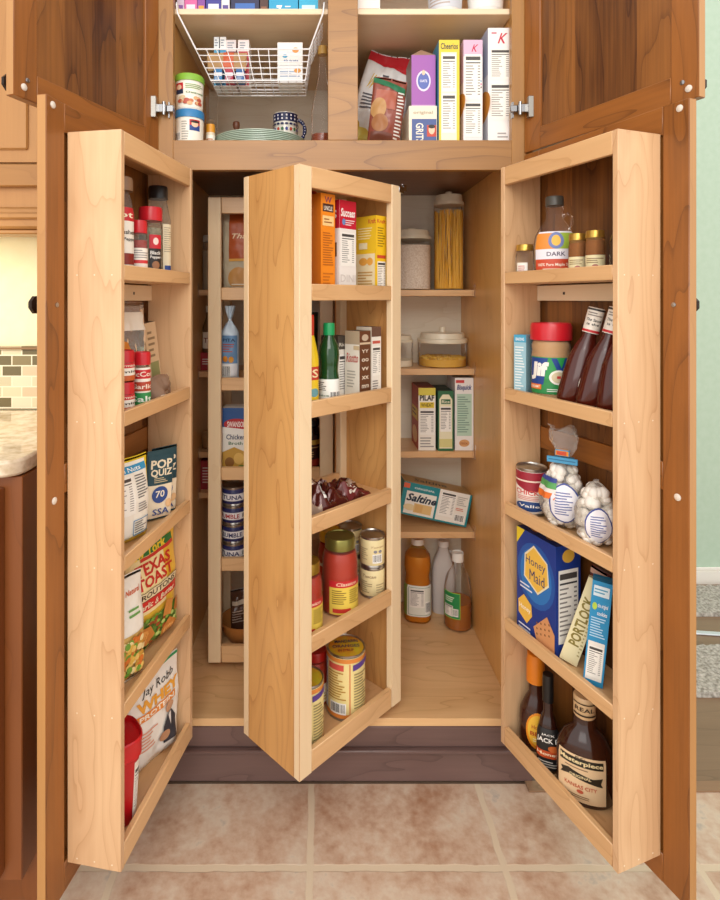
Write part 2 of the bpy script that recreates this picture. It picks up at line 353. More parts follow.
def thing(name, label, cat, loc, rot=0, group=None):
    o = bpy.data.objects.new(name, None); COL.objects.link(o); o.empty_display_size = .05; o.location = loc
    o.rotation_euler = rot if isinstance(rot, tuple) else (0, 0, rot)
    return tag(o, label, cat, group)
def structure(o): o['kind'] = 'structure'; return o

# ------------------------------------------------------------------ setting
fb = MB(); fb.box(-3.2, 3.2, -4.2, -.005, -.03, 0, floor_mat()); structure(fb.build('floor'))
fb = MB(); fb.box(.575, 3.2, .0, 1.0, -.03, 0.001, WOODF); structure(fb.build('floor_boards'))
fb = MB(); fb.box(.514, 3.2, -.03, -.0005, .0004, .004, wood('threshold_wood', '9c7a5c', '6a4c34', 'X')); structure(fb.build('trim_1'))
fb = MB(); fb.box(-3.2, .574, .0, .655, -.03, -.002, C('6e5a4a')); structure(fb.build('floor_under_cabinets'))
fb = MB(); fb.box(.56, 3.2, 1.0, 1.08, 0, 2.8, noisy('green_wall_paint', 'b9d2bc', 'bfd6c2', 40)); structure(fb.build('wall_right'))
fb = MB(); fb.box(.56, 3.2, .986, .999, .001, .055, C('f2efe6')); fb.box(.56, 3.2, .990, .999, .055, .07, C('f2efe6'), .003); structure(fb.build('baseboard_right'))
fb = MB(); fb.box(-3.2, -.56, .14, .22, 0, 2.8, noisy('cream_wall_paint', 'efe8c0', 'f2ebc6', 30)); structure(fb.build('wall_left'))
fb = MB(); fb.box(-3.2, -.56, .128, .1395, .909, 1.069, tile_mat()); fb.box(-3.2, -.56, .122, .1395, 1.069, 1.079, C('8a6a48'), .002); structure(fb.build('trim_2'))
fb = MB(); fb.box(-.56, .57, .66, .72, 0, 2.8, C('d8d0bc')); structure(fb.build('wall_back'))
# rugs beyond the right-hand wall end
def rug(x0, x1, y0, y1, h, lab):
    b = MB(); m = noisy('rug_pile', '8e887e', 'c9c4ba', 90, .95, 5, .6); rr = random.Random(3)
    N = 48; W, D = x1-x0, y1-y0
    b.surf(lambda u, v: (W*(u-.5), D*(v-.5), h*(0 if u in (0, 1) or v in (0, 1) else .75+.5*rr.random())), N, N, m)
    b.box(-W/2, W/2, -D/2, D/2, 0, h*.3, m)
    return tag(b.build('rug', None, ((x0+x1)/2, (y0+y1)/2, .0015)), lab, 'rug')
rug(1.005, 1.5, .3, .55, .012, 'grey speckled rug lying on the dark floor boards, nearer of the two')
rug(1.27, 1.9, .74, .96, .012, 'grey speckled mat lying against the white baseboard, farther of the two')
b = MB(); b.box(-.25, .25, -.011, .011, 0, .006, C('dfe6ec', .3, .4), .002)
tag(b.build('floor_bar', None, (1.25, .645, .0015), -.12), 'pale metal strip lying on the floor between the two grey rugs', 'metal strip')

# left kitchen run
def shaker(b, x0, x1, z0, z1, yf, th, m_st, m_rl, m_pn, st=.055, mid=None, edge=None, back=None, rec=.006, inner='+'):
    """framed door slab in the xz plane, from y=yf to yf+th; panel recessed on both faces"""
    s = 1 if th > 0 else -1
    y0, y1 = yf, yf+th
    b.box(x0, x0+st, y0, y1, z0, z1, m_st, .0015); b.box(x1-st, x1, y0, y1, z0, z1, m_st, .0015, mats=[None, edge, None, None, None, None])
    zs = [z0, z1]+([mid] if mid else [])
    b.box(x0+st, x1-st, y0, y1, z0, z0+st, m_rl, .001); b.box(x0+st, x1-st, y0, y1, z1-st, z1, m_rl, .001)
    if mid: b.box(x0+st, x1-st, y0, y1, mid-st/2, mid+st/2, m_rl, .001)
    b.box(x0+st-.004, x1-st+.004, y0+s*rec, y1-s*rec, z0+st-.004, z1-st+.004, m_pn)
wc = thing('wall_cabinet', 'honey-stained wall cabinet over the left counter with a raised panel door', 'cabinet', (-.95, .1, 1.367))
LC = wood('honey_cherry_vertical', 'c48f54', '96602f', 'Z', rings=5, lines=.2); LCX = wood('honey_cherry_horizontal', 'b88448', '875426', 'X', rings=5, lines=.2)
b = MB(); b.box(-.38, .405, -.12, .038, .065, 1.2, LC, .002); b.build('body', wc)
b = MB(); b.box(-.33, .335, -.138, -.121, .115, .17, LCX, .003); b.box(-.33, -.27, -.138, -.121, .17, 1.1, LC, .003); b.box(.275, .335, -.138, -.121, .17, 1.1, LC, .003)
b.box(-.265, .27, -.132, -.122, .175, 1.1, LC); b.box(-.235, .24, -.137, -.1321, .205, 1.05, LC, .004); b.build('door', wc)
b = MB(); b.box(-.40, .405, -.14, -.06, .012, .064, LCX, .006); b.box(-.40, .405, -.15, -.06, .034, .05, LCX, .004); b.box(-.40, .405, -.128, -.06, 0, .012, LCX, .003); b.build('light_rail', wc)
bc = thing('base_cabinet', 'reddish wood base cabinet under the granite counter at left', 'cabinet', (-.95, -.1, 0))
b = MB(); b.box(-.4, .385, -.24, .238, .1, .870, BASEW, .002); b.box(-.4, .385, -.18, .238, 0, .1, BASEW); b.build('body', bc)
b = MB(); shaker(b, -.34, .352, .12, .85, -.262, .021, BASEW, BASEW, BASEW, .07); b.box(-.24, .255, -.2605, -.24, .22, .75, BASEW, .006); b.build('door', bc)
gm = noisy('granite', 'c9b493', 'efe0c8', 45, .07, 8)
b = MB(); pts = [(-.45, .226), (-.45, -.27)]
for i in range(9): t = -math.pi/2+i*math.pi/16; pts.append((.345+.045*math.cos(t), -.225+.045*math.sin(t)))
pts.append((.385, .226)); b.prism(pts, 0, .032, gm)
ct = b.build('countertop', None, (-.95, -.1, .874)); tag(ct, 'speckled beige granite countertop with a rounded corner', 'countertop')
m_ = ct.modifiers.new('b', 'BEVEL'); m_.width = .006; m_.segments = 2

# ------------------------------------------------------------------ pantry cabinet
XL, XR = -.400, .511; IL, IR = -.381, .492; OL, OR = -.365, .482; BK = .55
DW = .435
FLZ = EYE-1.0475
UPZ = EYE+.398
pc = thing('pantry_cabinet', 'tall built-in wooden pantry cabinet with open doors, door racks and swing-out racks', 'cabinet', (0.0555, 0, 0))
PCI = Matrix.Translation((-.0555, 0, 0))
def part(b, name, parent=pc, loc=(-.0555, 0, 0), rot=None): return b.build(name, parent, loc, rot)
TOPZ = 2.32
b = MB()
b.box(XL, IL, .021, .57, .04, TOPZ, PLY); b.box(IR, XR+.024, .021, .57, .04, TOPZ, PLY); part(b, 'side_panel')
b = MB(); b.box(IL, IR, BK, .57, .04, TOPZ, PLB); part(b, 'back_panel')
b = MB(); b.box(IL, IR, 0.0, BK, FLZ-.02, FLZ, PLF, .001); part(b, 'cabinet_floor')
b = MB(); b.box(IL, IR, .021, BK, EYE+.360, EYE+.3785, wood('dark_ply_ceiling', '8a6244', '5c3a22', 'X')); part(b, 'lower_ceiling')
b = MB(); b.box(IL, IR, .021, BK, UPZ-.018, UPZ, PLF); part(b, 'upper_floor')
b = MB(); b.box(IL, IR, 0, .57, TOPZ, TOPZ+.02, PLF); part(b, 'top_panel')
fz = EYE+.323
b = MB()
b.box(XL-.024, OL, 0, .02, FLZ-.02, TOPZ, CFZ, .001); b.box(OR, XR+.024, 0, .02, FLZ-.02, TOPZ, CFZ, .001)
b.box(OL, OR, 0, .02, fz, UPZ, CFX, .001); b.box(.022, .097, 0, .02, UPZ, TOPZ, CFX, .001); b.box(OL, OR, 0, .02, TOPZ-.06, TOPZ, CFX)
part(b, 'face_frame')
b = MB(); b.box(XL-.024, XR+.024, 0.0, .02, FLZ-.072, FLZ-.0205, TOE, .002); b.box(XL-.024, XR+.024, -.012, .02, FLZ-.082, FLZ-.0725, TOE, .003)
b.box(XL-.024, XR+.024, -.004, .02, FLZ-.086, FLZ-.0825, C('9aa0b0', .2, .5)); b.box(XL-.024, XR+.024, .0, .02, .001, FLZ-.0865, TOE, .002); part(b, 'toe_kick')  # thin blue-grey strip paints the highlight line below the ledge
SHZ = [EYE+.030, EYE-.219, EYE-.480, EYE-.734]
for z in SHZ:
    b = MB(); b.box(.075, IR-.002, .373, BK-.001, z-.02, z, MX, .001); part(b, 'shelf')
for z in [EYE+.030, EYE-.228, EYE-.482, EYE-.61]:
    b = MB(); b.box(IL+.002, .035, .373, BK-.001, z-.018, z, MX, .001); part(b, 'shelf')
b = MB(); b.box(.046, .064, .25, BK-.001, FLZ, EYE+.359, PLY); part(b, 'centre_partition')
for z in SHZ:
    b = MB(); b.box(IR-.010, IR-.0005, .362, .3725, z-.024, z+.022, CLR, .001); part(b, 'shelf_clip')
for z in [EYE+.030, EYE-.228, EYE-.482, EYE-.61]:
    b = MB(); b.box(IL+.0005, IL+.008, .362, .3725, z-.024, z+.02, CLR, .001); part(b, 'shelf_clip')
b = MB(); b.box(OL-.012, .045, .022, BK-.001, EYE+.723, EYE+.738, MLX, .001); part(b, 'shelf')
b = MB(); b.box(.075, OR+.008, .022, BK-.001, EYE+.723, EYE+.738, MLX, .001); part(b, 'shelf')
b = MB(); b.box(.052, .068, .022, BK-.001, UPZ, TOPZ, PLY); part(b, 'centre_partition')

def bumpers(b, spots, y, m='e8e0d2'):
    for x, z, r in spots:
        b.lathe([(r, 0), (r, .0015), (r*.6, .0028), (.0001, .003)], C(m, .3), 14); 
def door(hx, th, left, z0, z1, name_lab, mid=None, knobz=None, bolts=(), rackz=None, cleat=True):
    sg = 1 if left else -1
    u = Vector((-math.sin(th) if left else math.sin(th), -math.cos(th))); n = Vector((math.cos(th), -math.sin(th))) if left else Vector((-math.cos(th), -math.sin(th)))
    ang = math.atan2(u.y, u.x)
    b = MB()
    shaker(b, 0.002, DW, z0, z1, 0, -sg*.019, CZ, CX, CP, .0525, mid, edge=CE)
    d = b.build('door', pc, (hx-.0555, 0, 0), ang); d['label'] = name_lab
    for x, z in bolts:
        b = MB(); b.lathe([(.0065, 0), (.0065, .0015), (.004, .003), (.0002, .0032)], C('d9cfc2', .3), 14)
        b.xf(Matrix.Translation((x, 0, z)) @ Matrix.Rotation(-sg*math.pi/2, 4, 'X')); b.build('bumper', d)
    if knobz:
        b = MB(); b.lathe([(.006, 0), (.005, .012), (.009, .015), (.017, .02), (.017, .026), (.011, .032), (.0002, .034)], C('33261e', .35, .7), 8)
        b.xf(Matrix.Translation((DW-.03, -sg*.019, knobz)) @ Matrix.Rotation(sg*math.pi/2, 4, 'X')); b.build('knob', d)
        b = MB(); b.lathe([(.0045, 0), (.0045, .001), (.0002, .0022)], CHROME, 12); b.xf(Matrix.Translation((DW-.03, 0, knobz)) @ Matrix.Rotation(-sg*math.pi/2, 4, 'X')); b.build('knob_screw', d)
    return d, u, n, sg
# racks: slats sit on the rack faces; y of the local frame runs from the door into the rack
DRZ = [EYE+.0635, EYE-.2068, EYE-.4735, EYE-.7439]; DT, DB = EYE+.3095, EYE-1.0418
SBD = .016           # shelf top below rail top
def door_rack(d, sg, u0, u1, dep):
    T = .0125
    for (a, c) in ((u0, u0+T), (u1-T, u1)):
        b = MB(); b.box(a, c, sg*.001, sg*dep, DB, DT, MZ, .0012)
        if a > u0:
            for z in DRZ+[DB+.03]:
                for q in (.02, .055, .09): b.box(c, c+.0003, sg*q, sg*(q+.0022), z-.02, z-.0178, 'f2e2c8')
        b.build('rack_side_panel', d)
    for z, h in [(DT, .043)]+[(z, .028) for z in DRZ]+[(DB+.042, .042)]:
        b = MB(); b.box(u0+.013, u1-.013, sg*(dep-.0125), sg*(dep-.0005), z-h, z, MX, .0015); b.build('rack_rail', d)
        zb = DT-.012 if z == DT else (DB if h == .042 else z-h)
        b = MB(); b.box(u0+T+.0005, u1-T-.0005, sg*.001, sg*(dep-.0135), zb, zb+.012, MX); b.build('rack_shelf', d)
    for z in (DRZ[0]-.067,):
        b = MB(); b.box(u0+T+.001, u1-T-.001, sg*.0008, sg*.012, z, z+.036, MLX, .001)
        for x in (u0+.10, u0+.27): b.box(x-.003, x+.003, sg*.0121, sg*.0125, z+.014, z+.02, '2a1c14')
        b.build('rack_cleat', d)
LD, Lu, Ln, Ls = door(-.4001, .1784, True, EYE-1.09, EYE+.3600, 'left lower door standing open with a five-bay spice rack on its inside', EYE-.33, EYE-.01,
    [(DW-.018, EYE+.346), (DW-.022, EYE-.36)])
door_rack(LD, 1, .0488, .3764, .1092)
RD, Ru, Rn, Rs = door(.5113, .3485, False, EYE-1.09, EYE+.3600, 'right lower door standing open with a five-bay bottle rack on its inside', EYE-.33, EYE-.01,
    [(DW-.018, EYE+.346), (DW-.022, EYE-.36)])
door_rack(RD, -1, .0481, .3795, .1061)
ULD = door(-.4001, .335, True, EYE+.3645, TOPZ-.01, 'left upper door standing open above the spice rack', None, EYE+.40, [(DW-.022, EYE+.385)])[0]
URD = door(.5113, .405, False, EYE+.3645, TOPZ-.01, 'right upper door standing open above the bottle rack', None, EYE+.40, [(DW-.018, EYE+.385)])[0]
# hinges of the upper doors
for hx, s_, th in ((-.372, 1, .335), (.485, -1, .405)):
    b = MB(); b.box(-.004, .0, -.0015, .012, -.02, .02, CHROME, .0006)
    b.box(-.006*s_, .012*s_, -.012, -.002, -.009, .009, CHROME, .002); b.box(-.03*s_, -.006*s_, -.016, -.006, -.011, .011, CHROME, .002)
    b.lathe([(.0045, -.016), (.0045, .016)], CHROME, 12, (-.012*s_, -.012, 0))
    b.box(-.04*s_, -.027*s_, -.028, -.014, -.026, .026, C('a8a49c', .3, 1.0), .001)
    b.build('hinge', pc, (hx-.0555, -.004, EYE+.472))

FLD = Frame(Vector((-.4001, 0))+Lu*.3764+Ln*.1092, math.atan2(Ln.x, -Ln.y), (.014, .3276-.014, .0138, .1072))
FRD = Frame(Vector((.5113, 0))+Ru*.0481+Rn*.1061, math.atan2(Rn.x, -Rn.y), (.014, .3314-.014, .0138, .1045))
DZ = [z-.028+.0122 for z in DRZ]+[DB+.0122]
# swing-out racks
UZ = [EYE+.0334, EYE-.2209, EYE-.473, EYE-.7286]; UT, UB = EYE+.2875, EYE-1.022; UW, UD = .3514, .1945
def swing(loc, phi, lab):
    r = MB(); P = (loc[0]-.0555, loc[1], 0)
    r.box(.0, .0005, 0, .0005, UB+.1, UB+.1005, MZ)   # pivot seed
    r.bm.clear()
    T = .014
    r.box(0.0, .037, 0.0, .0185, UB, UT, MLZ, .0015); root = r.build('swing_rack', pc, P, phi); root['label'] = lab
    for x0 in (UW-.037,): b = MB(); b.box(x0, x0+.037, 0, .0185, UB, UT, MLZ, .0015); b.build('stile', root)
    for x0 in (0, UW-.037): b = MB(); b.box(x0, x0+.037, UD-.0185, UD, UB, UT, MLZ, .0015); b.build('stile', root)
    for x0 in (0.0005, UW-T): b = MB(); b.box(x0, x0+T-.0005, .019, UD-.019, UB+.0005, UT-.0005, MH); b.build('side_panel', root)
    for z, h in [(UT, .046)]+[(z, .036) for z in UZ]+[(UB+.047, .047)]:
        for y0 in (.001, UD-.0145):
            b = MB(); b.box(.0375, UW-.0375, y0, y0+.0135, z-h, z, MX, .0015); b.build('rail', root)
        zb = UT-.012 if z == UT else (UB if h == .047 else z-h)
        b = MB(); b.box(T+.001, UW-T-.001, .015, UD-.015, zb, zb+.014 if z != UT else zb+.012, MX); b.build('rack_shelf', root)
    return root
UPHI = .7786
sw1 = swing((-.0415, -.2206), UPHI, 'front swing-out rack standing turned toward the camera')
sw2 = swing((-.3127, .1768), 0, 'rear swing-out rack standing closed at the left, behind the front one')
b = MB(); b.box(-.004, .016, -.003, .009, -.012, .004, CHROME, .001); b.box(.014, .028, -.002, .010, -.006, .010, CHROME, .001); b.lathe([(.0035, -.005), (.0035, .012)], CHROME, 10, (.019, .005, 0))
b.build('catch', sw1, (UW-.004, .002, UT-.004))
FU1 = Frame((-.0415, -.2206), UPHI, (.0145, UW-.0145, .0192, UD-.0192)); FU2 = Frame((-.3127, .1768), 0, (.0145, UW-.0145, .0192, UD-.0192))
UZS = [z-.036+.0142 for z in UZ]+[UB+.0142]
FB = Frame((IL, .373), 0, (.001, IR-IL-.001, .001, .175)); FUC = Frame((OL, 0.0), 0, (-.015, .861, .0215, .54)); FF = Frame((IL, .1), 0)

# ------------------------------------------------------------------ item builders
def carton(name, label, cat, pos, d=.05, base='ffffff', front=(), left=(), right=(), top=(), cols=None, group=None, tilt=None, roll=0, pitch=0, dz=0):
    loc, phi, w_, h = pos
    b = MB(); mats = [None]*6
    if cols:
        for k, c in cols.items(): mats['frbltd'.index(k)] = c
    b.box(-w_/2, w_/2, -d/2, d/2, 0, h, base, mats=[C(m) if isinstance(m, str) else m for m in mats])
    prints(b, w_, h, lambda x, y, l: (x-w_/2, -d/2-l, y), front)
    prints(b, d, h, lambda x, y, l: (w_/2+l, x-d/2, y), right)
    prints(b, d, h, lambda x, y, l: (-w_/2-l, d/2-x, y), left)
    prints(b, w_, d, lambda x, y, l: (x-w_/2, y-d/2, h+l), top)
    # flap seams on the top
    prints(b, w_, d, lambda x, y, l: (x-w_/2, y-d/2, h+l), [('r', 0.02, .49, .98, .51, C('a89f90', .7))] if not top else [])
    if roll or pitch:
        M = Matrix.Rotation(roll, 4, 'Y') @ Matrix.Rotation(pitch, 4, 'X'); b.xf(M); mz = min(v.co.z for v in b.bm.verts); b.xf(Matrix.Translation((0, 0, -mz)))
    return tag(b.build(name, None, (loc[0], loc[1], loc[2]+.0003+dz), phi), label, cat, group)
def lathed(b, R, h, pr, m, **k): return b.lathe([(R*p[0], h*p[1])+tuple(p[2:]) for p in pr], m, **k)
def can(name, label, pos, wrap, lab=(), h0=None, arc=6.2, lidm=None, rot=0, group=None, dz=0, lidprint=()):
    loc, phi, R, h = pos; h = h0 or h
    t = thing(name, label, 'can', (loc[0], loc[1], loc[2]+.0003+dz), phi+rot, group)
    M = C('b9b6b0', .28, .95); L = lidm or C('cfccc6', .3, .9)
    b = MB(); b.lathe([(R*.94, 0), (R, .001), (R, .004), (R*.97, .006), (R*.97, h-.006), (R, h-.004), (R, h-.001), (R*.97, h), (R*.93, h-.003), (R*.9, h-.004), (R*.4, h-.0035), (R*.1, h-.0035)], M, 32)
    if lidm: b.lathe([(R*.9, h-.0032), (R*.02, h-.0028)], lidm, 32, close=False)
    prints(b, 2*R, 2*R, lambda x, y, l: (x-R, y-R, h-.0026+l), list(lidprint))
    b.build('tin', t)
    b = MB(); b.lathe([(R*.975, .0065), (R*.985, .007), (R*.985, h-.007), (R*.975, h-.0065)], wrap, 32, close=False)
    wrapl(b, R*.985, .007, h-.007, 2.9, list(lab)); b.build('paper_label', t)
    return t
def jar(name, label, cat, pos, body, lid, contents=None, pr=None, lidh=.18, lab=None, labz=(.15, .6), arc=2.6, labc='f4efe2', rot=0, group=None, fill=.78, lidR=.96, dz=0, e=2, n=30, a0=0, lidprof=None, lidtop=None, sx=1, sy=1, roll=0):
    """lathed vessel with a lid, its contents and a label"""
    loc, phi, R, h = pos
    t = thing(name, label, cat, (loc[0], loc[1], loc[2]+.0003+dz+R*sx*abs(math.sin(roll))), (0, roll, phi+rot), group)
    hb = h*(1-lidh) if lid else h; pr = pr or [(.88, 0), (1, .04), (1, .82), (.92, .92), (.84, .96), (.84, 1)]
    b = MB(); lathed(b, R, hb, pr, body, e=e, n=n, sx=sx, sy=sy); b.build('body', t)
    if contents:
        cp = [(p[0]*.955, min(p[1], fill)) for p in pr if p[1] < fill]; cp[0] = (cp[0][0], .012)
        # radius at the fill level
        for i in range(len(pr)-1):
            if pr[i][1] <= fill <= pr[i+1][1] and pr[i+1][1] > pr[i][1]:
                q = (fill-pr[i][1])/(pr[i+1][1]-pr[i][1]); cp.append(((pr[i][0]+(pr[i+1][0]-pr[i][0])*q)*.955, fill)); break
        b = MB(); lathed(b, R, hb, cp, contents, e=e, n=n, sx=sx, sy=sy); b.build('contents', t)
    if lid:
        r = R*lidR; lh = h*lidh
        b = MB(); b.lathe([(r, -lh*.15), (r, lh*.8), (r*.94, lh), (r*.88, lh), (r*.86, lh*.9), (r*.1, lh*.9)] if not lidprof else [(R*p[0], lh*p[1]) for p in lidprof], lid, 36, (0, 0, hb))
        if lidtop: lidtop(b, R, hb+lh)
        b.build('lid', t)
    if lab is not None:
        def rf(z):
            zz = z/hb
            for i in range(len(pr)-1):
                if pr[i][1] <= zz <= pr[i+1][1]: q = (zz-pr[i][1])/max(1e-6, pr[i+1][1]-pr[i][1]); return R*(pr[i][0]+(pr[i+1][0]-pr[i][0])*q)
            return R
        b = MB(); wrapl(b, R, hb*labz[0], hb*labz[1], arc, list(lab), base=labc, e=e, rfn=rf, a0=a0, l0=.0006, sx=sx, sy=sy); b.build('paper_label', t)
    return t
def bagfn(W, H, D, top=.5, crumple=.004, seed=0, pinch=0.0, sag=.6):
    """pillow bag standing up: returns map(x,y,lift,side)"""
    so = Vector((seed*3.1, seed*1.7, 0))
    def f(x, y, l, side=-1):
        u, v = x/W, y/H; uu = 2*u-1
        th = max(0, 1-abs(uu)**2.6)**.5*min(1, (v*9+.12))*(1 if v < sag else 1-(1-top)*((v-sag)/(1-sag)))
        th *= (max(0, 1-max(0, v-.86)/.12)) if v > .86 else 1
        wd = 1-pinch*max(0, v-.5)**1.2*1.6-.05*(1-v)*abs(uu)
        nz = noise.noise(Vector((x*22, y*15, side*3))+so)*crumple*1.6+noise.noise(Vector((x*60, y*45, side*3))+so)*crumple*.6
        yy = side*(D/2*th+nz*min(1, th*3)+l)+noise.noise(Vector((0, y*9, 5))+so)*crumple*2*v
        return Vector(((x-W/2)*wd, yy, y+noise.noise(Vector((x*12, 0, 9))+so)*crumple*1.5*v))
    return f
def bag(name, label, pos, D, base, pr=(), W=None, lean=0, roll=0, group=None, back=None, top=.5, crumple=.004, seed=0, pinch=0.0, cat='bag', contents=None, filled=.6, dz=0, sag=.6, H=None, cell=.004):
    loc, phi, w_, h = pos; w_ = W or w_; h = H or h
    t = thing(name, label, cat, (loc[0], loc[1], loc[2]+.0005+dz), phi, group)
    f = bagfn(w_, h, D, top, crumple, seed, pinch, sag)
    M = Matrix.Rotation(roll, 4, 'Y') @ Matrix.Rotation(lean, 4, 'X')
    b = MB(); N = 44
    b.surf(lambda u, v: f(u*w_, v*h, 0, -1), N, N, base); b.surf(lambda u, v: f((1-u)*w_, v*h, 0, 1), N, N, back or base)
    bmesh.ops.remove_doubles(b.bm, verts=b.bm.verts, dist=.0004)
    b.xf(M); mz = min(v.co.z for v in b.bm.verts); M2 = Matrix.Translation((0, 0, -mz)) @ M; b.xf(Matrix.Translation((0, 0, -mz))); b.build('pouch', t)
    if pr:
        b = MB(); prints(b, w_, h, lambda x, y, l: M2 @ f(x, y, l, -1), list(pr), cell=cell, l0=.0012, dl=.0003); b.build('printing', t)
    if contents:
        contents(t, w_, h, D, M2, f)
    return t
def blobs(t, name, n, rng, r, m, seed=0, sq=1.0, stuff=True, M=None):
    """a packed filling: many small lumps"""
    b = MB(); rr = random.Random(seed)
    for i in range(n):
        x, y, z = [rr.uniform(*q) for q in rng]; q = r*rr.uniform(.75, 1.2)
        s_ = bmesh.ops.create_icosphere(b.bm, subdivisions=2 if r > .006 else 1, radius=q, matrix=Matrix.Translation((x, y, z)) @ Matrix.Rotation(rr.uniform(0, 3), 4, 'X') @ Matrix.Diagonal((1, sq, rr.uniform(.8, 1), 1)))
        k = b.mi(m[i % len(m)] if isinstance(m, list) else m)
        for v in s_['verts']:
            for f in v.link_faces: f.material_index = k; f.smooth = True
    if M is not None: b.xf(M)
    o = b.build(name, t)
    if stuff and n > 1: o['kind'] = 'stuff'
    return o

# ================================================================== LEFT DOOR RACK
G = math.radians
# bay 1
z = DZ[0]
RED = C('c81e2a', .3); RED2 = C('b3202a', .35)
jar('seasoning_bottle', 'seasoning bottle with a red-topped white label, cut off by the end panel of the rack', 'bottle', R_(FLD, z, 110, 133, 178, .045), PLAS, C('8a6a50', .4), C('7a4a34', .8), [(.92, 0), (1, .03), (1, .7), (.8, .9), (.5, 1)], .12,
    [('r', 0, .78, 1, 1, 'c8202c'), ('t', .5, .88, .7, .1, 'hot', 'f6e7c8'), ('t', .62, .6, .62, .07, 'Crushed', '2b2b2b'), ('t', .62, .48, .62, .07, 'Red Pepper', '2b2b2b'), ('r', .1, .08, .9, .26, '8a2a20')], (.06, .78), 3.2, fill=.66)
jar('spice_jar', 'small spice jar with red cap and red and white label beside the pepper grinder jar', 'jar', R_(FLD, z, 131, 147, 221, .03), PLAS, RED, C('a2231c', .8), [(.9, 0), (1, .04), (1, .86), (.8, 1)], .2,
    [('r', 0, .55, 1, 1, 'f3ece0'), ('l', .1, .6, .9, .95, 4, '9a9490'), ('r', .1, .1, .9, .42, 'e9dcd0')], (.02, .62), 3.4, labc='d6363a', fill=.8, lidR=1)
jar('black_pepper_jar', 'large black pepper jar with a flat red lid on the top left rack shelf', 'jar', R_(FLD, z, 139, 162, 208, .035), CLR, RED, noisy('ground_pepper', '6f6a55', '9c957c', 260, .9), [(.92, 0), (1, .04), (1, .88), (.9, .95), (.88, 1)], .17,
    [('r', 0, .62, 1, 1, 'c92030'), ('e', .5, .82, .22, .1, 'f0d8d0'), ('t', .5, .5, .85, .1, 'Black', 'f4f0e8'), ('t', .5, .37, .85, .1, 'Pepper', 'f4f0e8'), ('e', .5, .16, .3, .11, '9a6a48')], (.1, .72), 1.1, labc='241c1c', fill=.84, lidR=1.0, a0=.45)
p = R_(FLD, z, 151, 178, 187, .065); p = (p[0], p[1], p[2]*.88, p[3])
jar('spice_jug', 'tall clear plastic spice jug with a black lid behind the pepper jar', 'jar', p, PLAS, C('1d1c1c', .35), C('b9a47c', .9), [(.95, 0), (1, .03), (1, .72), (.72, .92), (.66, 1)], .12,
    [('l', .1, .45, .9, .95, 12, 'b7a98c'), ('r', .15, .08, .85, .2, '284a94')], (.03, .66), .8, labc='efe3c2', fill=.18, lidR=.78, e=4, a0=.75)
# bay 2
z = DZ[1]
lab_spice = lambda c: [('r', 0, .72, 1, 1, 'c8242c'), ('t', .5, .86, .8, .14, 'McCormick', 'f4ead8'), ('t', .5, .52, .8, .14, 'Cumin', '40301c'), ('r', 0, 0, 1, .3, c)]
for i, (dz_, la) in enumerate(((0, 'lower spice jar with red cap, bottom of the stack of two on the left rack'), (.062, 'upper spice jar with red cap, standing on another jar in the left rack'))):
    pp = R_(FLD, z, 112, 134, 355, .045); pp = (pp[0], pp[1], pp[2], .0595)
    jar('spice_jar', la, 'jar', pp, PLAS, RED, C('a8642c', .8), [(.94, 0), (1, .04), (1, .85), (.9, 1)], .34, lab_spice('c9602a'), (.02, .9), 3.4, fill=.88, lidR=1.0, dz=dz_)
jar('spice_bottle', 'red-capped spice bottle with red and green label on the second left rack shelf', 'bottle', R_(FLD, z, 134, 150, 352, .035), PLAS, RED, C('d8b48a', .85), [(.94, 0), (1, .03), (1, .85), (.88, .92), (.88, 1)], .2,
    [('r', 0, .72, 1, .95, 'c8242c'), ('t', .5, .84, .9, .13, 'McCor', 'f4ead8'), ('r', 0, .4, 1, .64, 'b8442c'), ('t', .5, .52, .8, .12, 'Garlic', 'f4ead8'), ('r', 0, 0, 1, .36, '2f8f4c'), ('t', .5, .2, .8, .15, 'Salt', 'eef4e8')], (.02, .9), 3.4, fill=.9, lidR=1.05)
jar('small_jar', 'small jar with a pale green lid half hidden behind the red-capped bottle', 'jar', R_(FLD, z, 137, 145, 347, .087), PLAS, C('86a894', .4), C('9a8a6c', .8), None, .16, lidR=1.05)
bag('snack_bag', 'clear bag with orange snacks at the back of the second left rack shelf', S(FLD, z, 108, 146, 303, .078, G(68), 0), .022, FILM, [('e', .3, .42, .22, .2, 'd98632'), ('r', .1, .72, .9, .9, 'e8dfd0')], top=.3, crumple=.006, seed=4)
KR = C('c4a27a', .85)
carton('mix_packet', 'open brown cardboard packet leaning on the second left rack shelf', 'packet', S(FLD, z, 159, 170, 322, .07, G(60), .022), .022, 'cfae88', [('r', .2, .1, .9, .45, '8c8a58'), ('l', .2, .5, .8, .9, 5, '8a6f50')], [('r', .1, .1, .9, .9, '4c5236')], cols={'l': 'b99870', 't': '5c4a36'}, roll=G(-9))
bag('plastic_bag', 'folded clear brown plastic bag lying low on the second left rack shelf', S(FLD, z, 160, 186, 372, .034, G(80), 0, .05), .022, clear('brown_film', 'b89a84', .55, .12, 1.2), [('l', .1, .1, .8, .3, 3, 'e8dccb')], top=.4, crumple=.012, seed=9, H=.05, W=.11)
